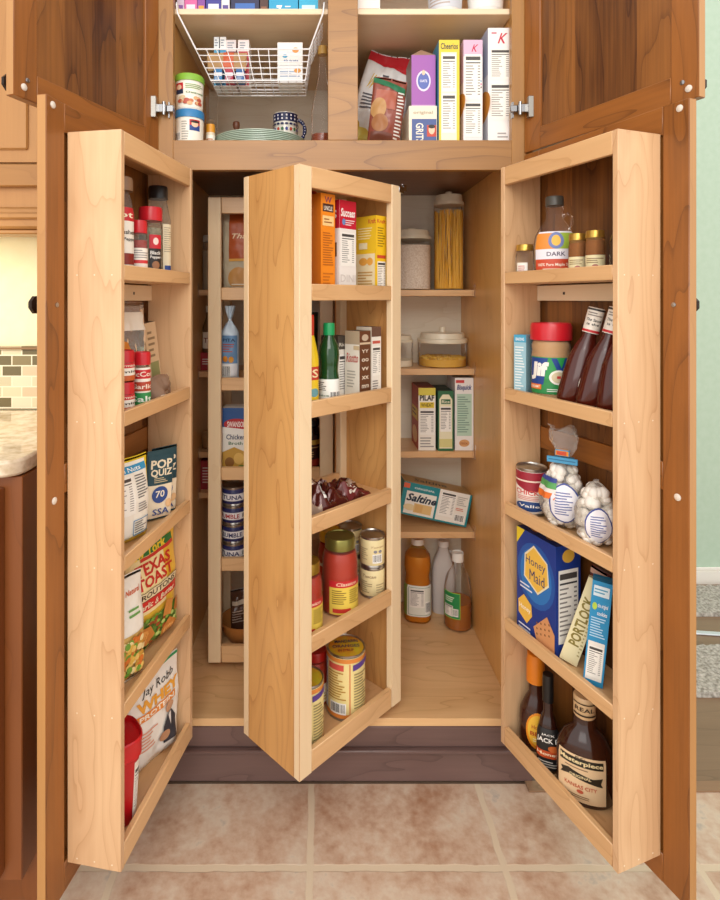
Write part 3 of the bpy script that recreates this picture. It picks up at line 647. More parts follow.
# bay 3
z = DZ[2]
bag('nut_bag', 'yellow and blue bag with a white nutrition panel on the middle left rack shelf', S(FLD, z, 98, 147, 459, .05, G(60), 0), .04, C('e8c92c', .3),
    [('r', .03, .04, .93, .95, 'f1ece0'), ('r', .03, .83, .93, .91, '2f93c4'), ('t', .55, .87, .5, .05, 'on Nuts', 'f4f6f0'), ('n', .1, .36, .58, .8), ('l', .64, .52, .9, .8, 9, '6c6866'), ('l', .64, .36, .9, .48, 4, '8c8886'), ('o', .55, .1, .9, .28, '3b86b8', .0016), ('l', .58, .12, .86, .26, 5, '777777'), ('r', .1, .3, .3, .335, 'c84448'), ('r', .03, .05, .93, .09, 'd8c024')], top=.3, crumple=.003, seed=2, pinch=.04)
tq = C('16424c', .28)
for i, (x0, x1, y0, v, ph, la) in enumerate(((163, 186, 443, .060, 50, 'hindmost'), (151, 176, 447, .044, 47, 'middle'), (144, 171, 451, .040, 46, 'front'))):
    bag('popcorn_packet', f'dark teal and cream popcorn packet, {la} of the three fanned on the left rack', S(FLD, z, x0, x1, y0, v, G(ph), 0, .012), .009, tq,
        [('r', .04, .03, .96, .5, 'ecdcc0'), ('r', .04, .5, .96, .93, '15414c'), ('t', .52, .8, .8, .13, 'POP', 'e9dcc0', {'bold': .03}), ('t', .52, .67, .8, .12, 'QUIZ', 'e9dcc0', {'bold': .03}), ('l', .25, .53, .75, .61, 3, 'c8b894'), ('e', .48, .36, .3, .12, '2b4a8c'), ('t', .48, .37, .34, .1, '70', 'f2ead8'),
         ('t', .52, .12, .62, .09, 'SSA', '2b4a8c'), ('e', .82, .22, .13, .06, 'e2b888')], top=.7, crumple=.002, seed=i+20, roll=G([0, 1, 3][i]), dz=0, group='popcorn packets on the left rack')
# bay 4
z = DZ[3]
bag('pasta_bag', 'white bag printed with a pasta salad, left of the yellow crouton bag', S(FLD, z, 98, 142, 578, .05, G(58), 0), .04, C('f0ebe0', .3),
    [('r', .1, .03, .92, .46, 'd4ae62'), ('t', .7, .84, .4, .05, 'Natural', 'd05a30', {'shear': .3}), ('l', .55, .6, .92, .7, 2, '6aa050')]+[('e', .12+.76*random.random(), .06+.36*random.random(), .06, .03, random.choice(['ddb24c', 'e8c46c', 'f0dca0', 'd4762c', '6f9c34', 'c8963c'])) for _ in range(110)]+[('r', .05, .0, .95, .04, 'e4e0d8')], top=.25, crumple=.003, seed=6, pinch=.12)
sal = []
rr = random.Random(5)
for _ in range(150): sal.append(('e', .09+.82*rr.random(), .04+.27*rr.random(), .035, .018, rr.choice(['4f7a24', '6f9a34', '93b850', 'b8cc74', '3c5c1c', '9c4c24'])))
bag('crouton_bag', 'yellow bag of garlic croutons with big red lettering on the fourth left rack shelf', S(FLD, z, 138, 189, 524, .052, G(68), 0, .05), .045, C('e7b93c', .3),
    [('r', .06, .36, .7, .88, 'f2e0a8'), ('p', [(.04, .86), (.3, .93), (.92, .93), (.92, .87), (.3, .86)], '2e7a3c'), ('t', .42, .895, .72, .085, 'New York', 'f2d43c', {'bold': .03, 'shear': .2}), ('p', [(.3, .825), (.92, .84), (.92, .87), (.3, .855)], 'c8342c'),
     ('t', .5, .755, .62, .105, 'TEXAS', 'c42a24', {'bold': .03}), ('t', .5, .645, .66, .1, 'TOAST', 'c42a24', {'bold': .03}), ('r', .08, .4, .92, .49, 'cc2a24'), ('r', .08, .49, .92, .575, 'e9d8b0'), ('o', .08, .49, .92, .575, '3a2a1c', .0012), ('t', .5, .532, .74, .05, 'CROUTONS', '3a2416'), ('t', .5, .443, .7, .05, 'Garlic & Butter', 'f4e8c8', {'shear': .2})]
    + [('r', .07, .03, .93, .31, '5a7a30')] + sal + [('p', [(.06, .14), (.28, .1), (.42, .16), (.36, .25), (.14, .27)], 'c07a34'), ('p', [(.08, .16), (.28, .13), (.34, .22), (.15, .25)], 'd9984c'), ('p', [(.5, .05), (.74, .02), (.84, .13), (.7, .2), (.54, .15)], 'c27c38'), ('p', [(.53, .06), (.72, .05), (.78, .13), (.58, .14)], 'e0a45c'), ('p', [(.56, .26), (.72, .22), (.8, .34), (.66, .38)], 'cc8840'), ('p', [(.8, .22), (.95, .2), (.95, .32), (.84, .32)], 'b87030')],
    top=.12, crumple=.003, seed=3, pinch=.02)
# bay 5
z = DZ[4]
pt = R_(FLD, z, 92, 141, 733, .05)
t = thing('food_tub', 'red plastic tub with a wide-rimmed lid in front of the whey protein pouch', 'tub', pt[0][:2]+(z+.0003,), pt[1]+.3)
b = MB(); R, h = min(pt[2], .045), pt[3]; b.lathe([(R*.72, 0), (R*.76, .004), (R*.92, h*.8), (R*.92, h*.8+.001)], C('c3161e', .35), 40, e=3); b.build('tub', t)
b = MB(); b.lathe([(R*.95, h*.77), (R*1.0, h*.785), (R*1.0, h*.93), (R*1.03, h*.95), (R*1.03, h*.985), (R*.98, h), (R*.93, h*.985), (R*.9, h*.95), (R*.1, h*.95)], C('cf1c24', .3), 40, e=3); b.build('lid', t)
b = MB(); wrapl(b, R, h*.06, h*.72, .5, [('n', .05, .1, .95, .9)], base='efe0d4', e=3, a0=.8, rfn=lambda q: R*(.76+.16*min(1, q/(h*.8)))); b.build('paper_label', t)
bag('protein_bag', 'white whey protein pouch with orange lettering and a green top edge', S(FLD, z, 129, 181, 664, .052, G(60), 0), .034, C('f0ece4', .28),
    [('p', [(.0, .955), (1, .955), (1, .985), (0, .985)], '2f9a62'), ('t', .56, .82, .62, .1, 'Jay Robb', '26221f', {'shear': .3, 'bold': .0}), ('t', .55, .70, .8, .11, 'WHEY', 'eaa63c', {'bold': .05}), ('r', .12, .555, .86, .635, 'e58a2c'), ('t', .5, .595, .66, .055, 'PROTEIN', 'f8f0e0', {'bold': .03}),
     ('l', .12, .25, .5, .45, 6, 'd89a80'), ('e', .74, .5, .085, .055, 'c99a78'), ('p', [(.6, .16), (.86, .14), (.88, .34), (.8, .44), (.68, .43), (.6, .34)], '34363f'), ('p', [(.7, .43), (.78, .43), (.75, .3)], 'ece8e4'), ('e', .62, .24, .1, .05, 'b98a68'), ('l', .6, .06, .9, .12, 2, 'b8b0a8')], top=.1, crumple=.004, seed=8, pinch=.02)
bag('open_pouch', 'white open pouch standing behind the whey protein pouch', S(FLD, z, 158, 186, 652, .097, G(76), 0, .012), .008, C('ece8e0', .4), [], top=.2, crumple=.005, seed=12)

# ================================================================== FRONT SWING-OUT RACK
z = UZS[0]
carton('food_box', 'white box with a red top, squeezed between the near stile and the orange box', 'box', S(FU1, z, 299, 316.5, 190, .075, None, .07), .07, 'efe6da', [('r', 0, .86, 1, 1, 'd8482c'), ('r', .6, 0, 1, .86, 'f1ebe2'), ('r', .55, .5, .98, .62, 'e8822c'), ('l', .6, .1, .95, .45, 8, '8a7a70')])
carton('rice_box', 'tall bright orange box on the top shelf of the front swing rack', 'box', S(FU1, z, 321, 335, 194, .026, None, .045), .045, 'f08c1e',
    [('r', .12, .82, .88, .9, '4a2c24'), ('t', .5, .94, .5, .06, 'W', '8a3a5c'), ('t', .5, .855, .6, .045, "UNCLE", 'f4e8d8'), ('r', .1, .68, .9, .78, 'f4cf8c'), ('l', .2, .7, .8, .76, 2, '9a5a2c'), ('l', .12, .28, .88, .62, 14, 'b8641c'), ('l', .12, .06, .88, .22, 5, 'c8701c')], cols={'l': 'e07c1c', 't': 'd87818'})
carton('success_rice_box', 'red and white rice box reading Success on the front swing rack', 'box', S(FU1, z, 339.5, 356, 201, .028, None, .085), .085, 'efe9e2',
    [('r', 0, .7, 1, 1, 'c81c34'), ('t', .5, .87, .86, .09, 'Success', 'f6f0ea', {'bold': .03, 'shear': .15}), ('e', .25, .77, .1, .035, '6a8cc0'), ('l', .35, .73, .92, .8, 3, 'f0d8d8'), ('n', .08, .3, .92, .66), ('r', 0, 0, 1, .09, 'b88a6a'), ('t', .5, .17, .9, .08, 'DINI', 'd8cfc8')],
    left=[('r', 0, .7, 1, 1, 'b81a30'), ('t', .6, .85, .6, .1, 'ss', 'f6f0ea'), ('r', .1, .4, .9, .55, '6a4a38'), ('l', .2, .1, .8, .35, 7, 'a09890')], cols={'t': 'b01a2c'})
carton('macaroni_box', 'yellow box with a pale side picture on the top shelf of the front swing rack', 'box', S(FU1, z, 376, 386.5, 216, .028, None, .07), .07, 'efc41e',
    [('t', .5, .93, .8, .05, 'Kraft', 'c83c34'), ('l', .15, .6, .85, .86, 8, '9a7a14'), ('r', .1, .46, .9, .5, 'c84830'), ('n', .12, .08, .88, .42)],
    left=[('r', .05, .03, .95, .52, 'f0e0b8'), ('t', .82, .93, .34, .06, 'Kraft', 'c83c34'), ('l', .15, .7, .9, .86, 5, 'f8e8b0'), ('e', .4, .42, .2, .05, 'e8a84c'), ('e', .72, .42, .14, .05, 'e8a84c'), ('r', .2, .58, .6, .66, 'f4e8c0'), ('l', .15, .08, .85, .3, 6, 'c89c54')], cols={'l': 'edc22a', 't': 'e8bc28'})
z = UZS[1]
jar('yellow_bottle', 'yellow squeeze bottle with a red cap left of the lime juice bottle', 'bottle', R_(FU1, z, 301, 318.5, 315, .04), C('ecc81e', .3), C('cf3a24', .35), None, [(.9, 0), (1, .04), (1, .7), (.6, .92), (.45, 1)], .2,
    [('r', .55, .5, 1, .82, 'c83a24'), ('t', .75, .66, .3, .2, 'S', 'f4e4b0'), ('e', .7, .2, .22, .1, '6aa0a8')], (.1, .66), 2.8, labc='f0cc24', lidR=.5)
jar('lime_juice_bottle', 'dark green juice bottle with a bright green cap and white label', 'bottle', R_(FU1, z, 318.5, 339.5, 323, .045), C('17431f', .12, 0, .3), C('169a58', .35), None,
    [(.86, 0), (1, .03), (1, .34), (.97, .38), (.86, .46), (.9, .56), (1, .7), (.92, .82), (.5, .95), (.44, 1)], .13, [('r', .04, .5, .5, .95, 'f6f4ee'), ('l', .06, .5, .45, .9, 5, '555555'), ('b', .52, .1, .96, .5), ('t', .3, .3, .4, .1, 'Juice', '3a6a3c')], (.03, .36), 2.9, labc='eef0ea', lidR=.56, n=36)
carton('dark_carton', 'dark grey carton standing behind the lime juice bottle', 'box', S(FU1, z, 338, 348.5, 336, .08, None, .06), .06, '4c443c', [('r', 0, 0, 1, .78, 'e8e2d6'), ('n', .08, .06, .92, .7), ('t', .5, .86, .8, .06, 'Rice', 'd8d0c0')], cols={'t': '2f2a26'})
carton('risotto_box', 'cream risotto box with a brown spine on the second swing rack shelf', 'box', S(FU1, z, 359.5, 370.5, 331, .028, None, .048), .048, '6a4028',
    [('e', .5, .9, .3, .05, 'c8b49c')]+[('t', .5, .7-.13*i, .62, .05, q, 'efe0cc') for i, q in enumerate(('YY', 'oo', 'vv', 'xx', 'mm'))]+[('r', 0, .8, 1, .83, 'd8c0a0')],
    left=[('r', 0, .8, 1, 1, 'b8a488'), ('t', .5, .6, .82, .14, 'Risotto', 'b8382c', {'shear': .3}), ('l', .15, .15, .85, .42, 6, 'b8b0a0'), ('r', .6, .72, 1, .78, 'd0b890')], cols={'l': 'efe8d8', 't': '5a4430'})
carton('white_mix_box', 'slim white box with a brown top beside the risotto box', 'box', S(FU1, z, 371.5, 381, 327, .028, None, .05), .05, 'efeae0', [('r', 0, .86, 1, 1, '6a4a3c'), ('r', .1, .76, .9, .8, 'c85a4c'), ('n', .08, .3, .92, .72), ('l', .1, .06, .9, .24, 5, '8c8682')], cols={'t': '4a3830', 'l': 'd8ccb8'})
z = UZS[2]
# crumpled foil pack
def crumple(name, label, cat, loc, phi, L, W, H, m, m2, seed, pr=()):
    so = Vector((seed, seed*2, 0)); t = thing(name, label, cat, (loc[0], loc[1], loc[2]+.0004), phi)
    def f(x, y, l, s=1):
        u, v = 2*x/L-1, 2*y/W-1; k = max(0, 1-abs(u)**3)**.5*max(0, 1-abs(v)**3)**.5
        n = noise.noise(Vector((x*34, y*34, 1))+so)+.5*noise.noise(Vector((x*80, y*80, 2))+so)
        zz = H*k*(.62+.5*n)*(1-.3*u)+l if s > 0 else 0
        return Vector((x-L/2+.012*noise.noise(Vector((0, y*18, 4))+so), y-W/2+.012*noise.noise(Vector((x*18, 0, 7))+so), max(0.001, zz) if s > 0 else 0))
    b = MB(); b.surf(lambda u, v: f(u*L, v*W, 0), 46, 40, lambda u, v: m2 if noise.noise(Vector((u*3, v*4, 3))+so) > .22 else m); b.surf(lambda u, v: f(u*L, v*W, 0, -1), 46, 40, m)
    b.build('wrapper', t)
    if pr: b = MB(); prints(b, L, W, lambda x, y, l: f(x, y, l), list(pr), cell=.004, l0=.001, dl=.0003); b.build('printing', t)
p = FU1.at(.165, .090)
crumple('foil_pack', 'crumpled dark maroon foil snack pack lying on the third swing rack shelf', 'packet', (p.x, p.y, z), UPHI-.05, .25, .12, .068, C('58201a', .22, .2, .5), C('b8a08c', .2, .3), 3, [('r', .62, .05, .95, .25, '6a1c1c'), ('l', .66, .08, .9, .22, 2, 'e8dccc'), ('b', .3, .08, .42, .25)])
# pasta jars and cans
z = UZS[3]
SAUCE = C('ad2c0a', .4); TL = [('r', 0, .8, 1, 1, 'c8242c'), ('t', .5, .9, .6, .1, 'Classico', 'f4dcc0', {'shear': .2}), ('l', .08, .3, .5, .74, 7, '8a6a24'), ('l', .56, .3, .94, .74, 7, '8a6a24'), ('r', .1, .06, .6, .18, 'c8382c')]
JP = [(.9, 0), (1, .03), (1, .78), (.95, .87), (.84, .95), (.8, 1)]
GL = C('8a8444', .3, .7)
jar('pasta_sauce_jar', 'red pasta sauce jar with a green-gold lid, fully in view', 'jar', R_(FU1, z, 322, 358, 535, .05), CLR, GL, SAUCE, JP, .13, TL, (.05, .56), 2.0, labc='e8cc54', fill=.93, a0=.4, lidR=.84)
jar('pasta_sauce_jar', 'pasta sauce jar half hidden by the end stile of the swing rack', 'jar', R_(FU1, z, 290, 322.5, 560, .055), CLR, C('a8842c', .3, .6), SAUCE, JP, .13, TL, (.05, .6), 2.4, labc='e8cc54', fill=.93, a0=.3, lidR=.84)
jar('salsa_jar', 'jar with a yellow lid behind the two pasta sauce jars', 'jar', R_(FU1, z, 318, 342, 529, .135), CLR, C('dcb024', .35), SAUCE, JP, .14, [('r', .1, .1, .9, .9, 'c83424')], (.1, .6), 2.4, fill=.93, lidR=.9)
cream = [('t', .65, .74, .4, .07, 'Tuscan', 'b8946c', {'shear': .2}), ('e', .58, .56, .05, .06, '8a8a92'), ('e', .72, .56, .05, .06, '8a8a92'), ('b', .5, .1, .78, .46), ('l', .1, .2, .4, .7, 6, 'b8a47c')]
p1 = R_(FU1, z, 361.5, 386.5, 536, .055); hc = .0757
can('food_can', 'cream-labelled can, lower of the stack of two on the swing rack', (p1[0], p1[1], p1[2], hc), C('ead9a4', .4), [('t', .4, .78, .4, .12, 'Tuscan', '8a6a4c', {'shear': .2}), ('l', .1, .1, .5, .6, 6, 'a8946c'), ('l', .6, .1, .9, .5, 4, 'b8a47c')], group='cream-labelled cans')
can('food_can', 'cream-labelled can standing on top of another in the swing rack', (p1[0], p1[1], p1[2], hc), C('ead9a4', .4), cream, dz=hc+.0005, group='cream-labelled cans')
p2 = R_(FU1, z, 344, 367, 530, .132)
can('food_can', 'lower cream-labelled can of the rear stack, behind the pasta sauce jar', (p2[0], p2[1], p2[2], hc), C('e6d49c', .4), cream, group='cream-labelled cans')
can('food_can', 'upper cream-labelled can of the rear stack, behind the pasta sauce jar', (p2[0], p2[1], p2[2], hc), C('e6d49c', .4), cream, dz=hc+.0005, group='cream-labelled cans')
z = UZS[4]
def peach(b=0): return [('r', 0, 0, 1, .07, 'e08a3c'), ('r', 0, .93, 1, 1, 'e08a3c'), ('r', 0, .07, .12, .93, 'c8d4e4'), ('l', .01, .3, .11, .9, 12, '6a6a9c'), ('r', .16, .8, .46, .9, 'd8584c'), ('l', .16, .3, .5, .78, 11, 'b88a34'), ('b', .2, .07, .5, .26), ('r', .56, .08, .575, .92, 'd86a3c'), ('p', [(.62, .8), (.98, .86), (.98, .95), (.62, .9)], '5a3c8c'), ('l', .64, .15, .95, .76, 13, '9a8a5c')]
gold = noisy('printed_gold_lid', 'c8b42c', 'd88a24', 30, .35, 2)
LP = [('t', .5, .7, .6, .12, 'MANDARIN', '3a3c5c', {'rot': 8}), ('t', .5, .5, .7, .12, 'ORANGES', '4a3c5c', {'rot': 8}), ('t', .5, .32, .4, .1, 'IN SYRUP', '8a2c2c', {'rot': 8})]
p1 = R_(FU1, z, 326.5, 365.5, 645, .062)
can('fruit_can', 'large orange and yellow fruit can with a printed gold lid, fully in view', p1, C('efdc98', .4), peach(), lidm=gold, lidprint=LP)
p1 = R_(FU1, z, 288, 324, 676, .055)
can('fruit_can', 'orange-banded fruit can half hidden by the end stile at the bottom of the swing rack', p1, C('efdc98', .4), peach(), lidm=gold)
jar('sauce_jar', 'red sauce jar behind the fruit cans at the bottom of the swing rack', 'jar', R_(FU1, z, 303, 328, 648, .14), CLR, C('b8241c', .35), SAUCE, JP, .14, [('l', .1, .1, .9, .9, 5, 'c8a84c')], (.1, .5), 2.4, fill=.93, lidR=.9)

# ================================================================== REAR SWING-OUT RACK
z = UZS[0]
bag('noodle_bag', 'clear bag with an orange-brown panel in the top bay of the rear swing rack', S(FU2, z, 222, 258, 212, .06, 0, 0), .05, clear('cream_film', 'e8dcc0', .6, .12), [('r', .22, .42, .98, .97, 'a84c1c'), ('t', .55, .7, .5, .06, 'Thai', 'e8c8a0', {'shear': .3}), ('r', .22, .4, .98, .43, 'd8a04c'), ('e', .5, .2, .3, .13, 'c08c4c'), ('l', .3, .05, .9, .14, 3, 'e0d4bc')], top=.3, seed=31)
z = UZS[1]
def tie_bag(name, label, pos, D, base, pr, tie, seed, frac=.7, crown=FILM):
    loc, phi, w_, h = pos
    t = thing(name, label, 'bag', (loc[0], loc[1], loc[2]+.0005), phi)
    def f(x, y, l, side=-1):
        v = y/h; so = Vector((seed, 0, seed)); k = 1 if v < frac-.18 else (1-.88*((v-frac+.18)/.18)**1.3 if v < frac else .12+.5*((v-frac)/(1-frac))**.7)
        u = 2*x/w_-1; th = max(0, 1-abs(u)**2.4)**.5*min(1, v*8+.15)*(k if v < frac else k*.6); n = noise.noise(Vector((x*40, y*40, side*4))+so)*.006
        n2 = noise.noise(Vector((x*60, y*30, 8))+so)*.012 if v > frac else 0
        return Vector(((x-w_/2)*k, side*(D/2*th+n*min(1, th*2)+l)+n2, y))
    b = MB(); b.surf(lambda u, v: f(u*w_, v*h, 0, -1), 36, 48, base); b.surf(lambda u, v: f((1-u)*w_, v*h, 0, 1), 36, 48, base)
    bmesh.ops.remove_doubles(b.bm, verts=b.bm.verts, dist=.0004); b.build('pouch', t)
    b = MB(); prints(b, w_, h, lambda x, y, l: f(x, y, l, -1), pr, cell=.004, l0=.0012, dl=.0003); b.build('printing', t)
    b = MB(); zt = h*frac; b.tube([(.06*w_*math.cos(q), .06*w_*math.sin(q), zt) for q in [i*math.pi/6 for i in range(12)]], .003, tie, 6, True)
    b.build('tie', t); return t, f
tie_bag('bread_bag', 'blue and white bag with a twisted neck in the rear swing rack', S(FU2, z, 221, 239, 306, .05, 0, 0), .04, C('c4d4e2', .3), [('r', .06, .0, .94, .08, 'b03a44'), ('r', .06, .08, .94, .26, 'e8e8ea'), ('b', .1, .08, .6, .24), ('r', .06, .26, .94, .62, '6c94bc'), ('t', .5, .56, .7, .04, 'PITA', '2a3a5c'), ('l', .15, .4, .85, .52, 4, 'b85a44'), ('e', .3, .32, .14, .04, 'd88a2c'), ('e', .62, .31, .14, .04, 'd8962c')], C('eeeeee'), 5, .82)
bag('green_pouch', 'dark green pouch in the rear rack, glimpsed behind the lime juice bottle', S(FU2, z, 296, 318, 312, .06, 0, 0), .05, C('2c4a34', .3), [('r', .1, .1, .9, .4, 'c8c09c')], top=.4, seed=41)
z = UZS[2]
carton('broth_carton', 'chicken broth carton with a dark blue top in the rear swing rack', 'carton', S(FU2, z, 222.5, 246, 408, .04, 0, .06), .06, 'e9e4da', [('r', 0, .68, 1, 1, '24508c'), ('e', .6, .74, .55, .09, 'b8282c'), ('t', .6, .74, .8, .09, 'SWANSON', 'f4ece4', {'bold': .02}), ('p', [(0, .6), (1, .55), (1, .66), (0, .7)], 'f0ece4'), ('t', .56, .54, .8, .08, 'Chicken', '24345c'), ('t', .56, .44, .6, .05, 'Broth', '3a6a3c'), ('p', [(0, 0), (1, 0), (1, .3), (.5, .38), (0, .3)], 'c4963c'), ('e', .3, .14, .2, .08, '8c5c24'), ('e', .7, .2, .22, .09, 'e0b45c'), ('e', .8, .06, .15, .04, '5c7c2c')])
jar('dark_jar', 'dark jar with a gold label in the rear rack, seen through the front rack', 'jar', R_(FU2, z, 298, 320, 418, .06), C('241410', .15, 0, .5), C('1c1a18', .4), None, None, .12, [('r', 0, .7, 1, .85, 'c8a43c'), ('l', .1, .3, .9, .65, 5, 'c8a86c'), ('r', 0, .05, 1, .25, 'a83424')], (.1, .8), 3.0, labc='3a2018')
z = UZS[3]
p1 = R_(FU2, z, 222, 246, 484, .05); hc = p1[3]/4
for i, nm in enumerate(('bottom', 'second from bottom', 'third from bottom', 'topmost')):
    can('tuna_can', f'blue and white tuna can, {nm} of the stack in the rear swing rack', (p1[0], p1[1], p1[2], hc-.0006), C('2a2c5c', .35), [('r', 0, .2, 1, .72, 'e4e0e0'), ('t', .35, .45, .62, .32, 'BUMBLE' if i in (1, 2) else 'TUNA', 'a8282c' if i == 2 else '2a2c5c', {'bold': .02}), ('b', .72, .24, .95, .66)], h0=hc-.0006, dz=i*hc, group='stack of tuna cans', rot=.25*(i % 2))
z = UZS[4]
t = thing('wooden_bowl', 'round wooden bowl on the bottom shelf of the rear swing rack', 'bowl', (FU2.at(.085, .095).x, FU2.at(.085, .095).y, z+.0003)); BR = .066
b = MB(); b.lathe([(BR*.5, 0), (BR*.62, .004), (BR*.86, .03), (BR, .062), (BR*.96, .062), (BR*.82, .032), (BR*.5, .010), (.001, .009)], C('b8783c', .4), 36); b.build('bowl', t)
bag('brown_packet', 'dark brown plastic packet standing in the wooden bowl', ((t.location.x-.008, t.location.y, z+.015), 0.1, .056, .13), .034, C('4a3024', .2, 0, .4), [('l', .1, .3, .9, .6, 5, '9a8474'), ('r', .1, .7, .9, .8, 'b8a894')], top=.3, crumple=.009, seed=51)

# ================================================================== LEFT INNER SHELVES
SL = [EYE+.030, EYE-.228, EYE-.482, EYE-.61]
jar('glass_jar', 'tall clear jar at the far left on the upper inner shelf', 'jar', R_(FB, SL[0], 199, 213, 236, .06), PLAS, C('d8d0c4', .4), C('b8a890', .8), None, .1, fill=.8)
carton('red_box', 'small red box lying under a bottle on the far left inner shelf', 'box', S(FB, SL[1], 199, 216, 353, .03, 0, .07), .07, 'a8242c', [('l', .1, .3, .9, .7, 3, 'f0e8e0')])
pp = R_(FB, SL[1], 200, 213, 305, .06)
zt = ztop(353, FB.at(.1, .03)) ; jar('small_bottle', 'small bottle with a white label standing on the red box at far left', 'bottle', ((pp[0][0], pp[0][1], zt), pp[1], pp[2], ztop(306, pp[0])-zt), C('6a5038', .2, 0, .4), C('d8d0c0', .4), None, [(.9, 0), (1, .04), (1, .6), (.5, .85), (.45, 1)], .12, [('t', .5, .5, .7, .3, 'Tea', '8a2c24')], (.1, .5), 2.6, lidR=.55)
bag('bread_bag', 'brown paper bag folded on the far left inner shelf, above the dark red box', S(FB, SL[2], 197, 218, 430, .05, 0, 0), .06, C('9c7448', .7), [], top=.3, seed=61)
carton('dark_red_box', 'dark red box on the lowest inner shelf at far left', 'box', S(FB, SL[3], 199, 218, 461, .03, 0, .07), .07, '9c1f2a', [('l', .1, .2, .6, .8, 6, 'e0c8c0')])

# ================================================================== RIGHT INNER SHELVES
CRM = C('e9e0c8', .35)
CL = [(1.0, -.1), (1.0, .1), (.99, .16), (.9, .2), (.88, .62), (.86, .7), (.3, .72), (.22, .78), (.22, .96), (.18, 1.0)]
z = SHZ[0]
jar('canister', 'wide clear canister of oats with a cream lid on the top inner shelf', 'canister', R_(FB, z, 391, 431, 228, .085), CLR, CRM, noisy('oats', 'd6c2ac', 'efe2d2', 240, .9), [(.95, 0), (1, .02), (1, 1)], .18, fill=.86, lidprof=CL)
p1 = R_(FB, z, 434, 463.5, 192, .07)
t = jar('spaghetti_canister', 'tall clear canister full of spaghetti with a cream lid', 'canister', p1, CLR, CRM, None, [(.95, 0), (1, .02), (1, 1)], .13, lidprof=CL)
b = MB(); rr = random.Random(2); R, hb = p1[2]*.93, p1[3]*.87*.93
for i in range(100):
    a = 2*math.pi*i/100; q = a+rr.uniform(-.35, .35); r_ = R*rr.uniform(.97, 1.0)
    b.tube([(r_*math.cos(a), r_*math.sin(a), .004), (R*math.cos((a+q)/2)*.985, R*math.sin((a+q)/2)*.985, hb*.5), (r_*math.cos(q), r_*math.sin(q), hb*rr.uniform(.96, 1))], .0016, C(rr.choice(['efb634', 'f2c04a', 'e0a428']), .5), 5)
o = b.build('spaghetti', t); o['kind'] = 'stuff'
z = SHZ[1]
jar('canister', 'clear canister with a cream lid half hidden by the front swing rack, second inner shelf', 'canister', R_(FB, z, 379, 413, 333, .085), CLR, CRM, C('efe4cc', .9), [(.95, 0), (1, .02), (1, 1)], .24, fill=.25, lidprof=CL)
p1 = R_(FB, z, 418, 466.5, 327, .087)
t = jar('pasta_canister', 'low wide clear canister of small pasta with a knobbed cream lid', 'canister', p1, CLR, CRM, C('d8a63c', .8), [(.95, 0), (1, .03), (1, 1)], .36, fill=.3, lidprof=[(1.0, -.1), (1.02, .05), (1.0, .18), (.9, .22), (.88, .5), (.86, .58), (.3, .6), (.12, .66), (.12, .92), (.1, 1.0)])
rr = random.Random(4); b = MB(); R = p1[2]*.9
for i in range(420):
    a = rr.uniform(0, 6.283); r_ = R*math.sqrt(rr.random()); r_ = R*.97 if i < 190 else r_; zz = rr.uniform(.006, p1[3]*.62*.33) if i < 190 else p1[3]*.62*.31+rr.uniform(0, .004)
    x, y = r_*math.cos(a), r_*math.sin(a); d = rr.uniform(0, 3.14); L = .006
    b.tube([(x-L*math.cos(d), y-L*math.sin(d), zz), (x, y, zz+.003), (x+L*math.cos(d), y+L*math.sin(d), zz)], .0022, C(rr.choice(['e4b440', 'd8a02c', 'ecc45c']), .5), 5)
o = b.build('pasta', t); o['kind'] = 'stuff'
z = SHZ[2]
carton('pilaf_box', 'red and yellow grain box, leftmost of the three on the third inner shelf', 'box', S(FB, z, 418.5, 435.5, 388, .012, 0, .13), .13, 'f1ece0',
    [('r', 0, .88, 1, 1, 'd8c84c'), ('t', .5, .84, .86, .09, 'PILAF', '2a241c', {'bold': .04}), ('r', .08, .68, .92, .77, 'e8cc30'), ('t', .5, .725, .7, .06, 'WHEAT', '3a301c'), ('n', .06, .25, .94, .65), ('l', .1, .04, .9, .22, 4, '9a9490')],
    left=[('r', 0, .72, 1, 1, 'a83428'), ('r', .1, .45, .9, .65, 'dcc43c'), ('l', .15, .5, .85, .62, 2, '6a3a1c'), ('e', .5, .2, .35, .14, 'e8c48c')], cols={'l': 'b84a38', 't': '8a3c30'})
carton('green_bean_box', 'narrow dark green box, middle of the three on the third inner shelf', 'box', S(FB, z, 438, 453.5, 391, .006, 0, .13), .13, '2f6a44',
    [('p', [(.08, .04), (.92, .04), (.92, .86), (.7, .94), (.3, .94), (.08, .86)], 'ece6c4'), ('r', .2, .78, .8, .86, '2f6a44'), ('t', .5, .82, .5, .05, 'Rice', 'f0ecd0'), ('n', .14, .32, .86, .74), ('r', .08, .06, .92, .2, 'd8d08c')], cols={'t': '2a3c30', 'l': '2f5a40'})
carton('baking_mix_box', 'tall white and pale green box, rightmost of the three on the third inner shelf', 'box', S(FB, z, 455, 473.5, 378, .012, 0, .11), .11, 'f0ece8',
    [('r', .05, .93, .5, .97, 'd04444'), ('t', .5, .86, .8, .09, 'Bisquick', '2a3a7c', {'bold': .03, 'shear': .25}), ('r', .1, .2, .9, .78, 'bcd8c4'), ('l', .14, .24, .86, .75, 16, '7c9c8c'), ('e', .5, .1, .28, .05, 'd8a46c'), ('t', .5, .1, .4, .04, 'mix', 'a85a34')], cols={'l': 'dcd8d4', 't': 'd8d4d0'})
z = SHZ[3]
tl = (FB.at(0, 0)); pS = span(FB, .006, 397, 467, 0)
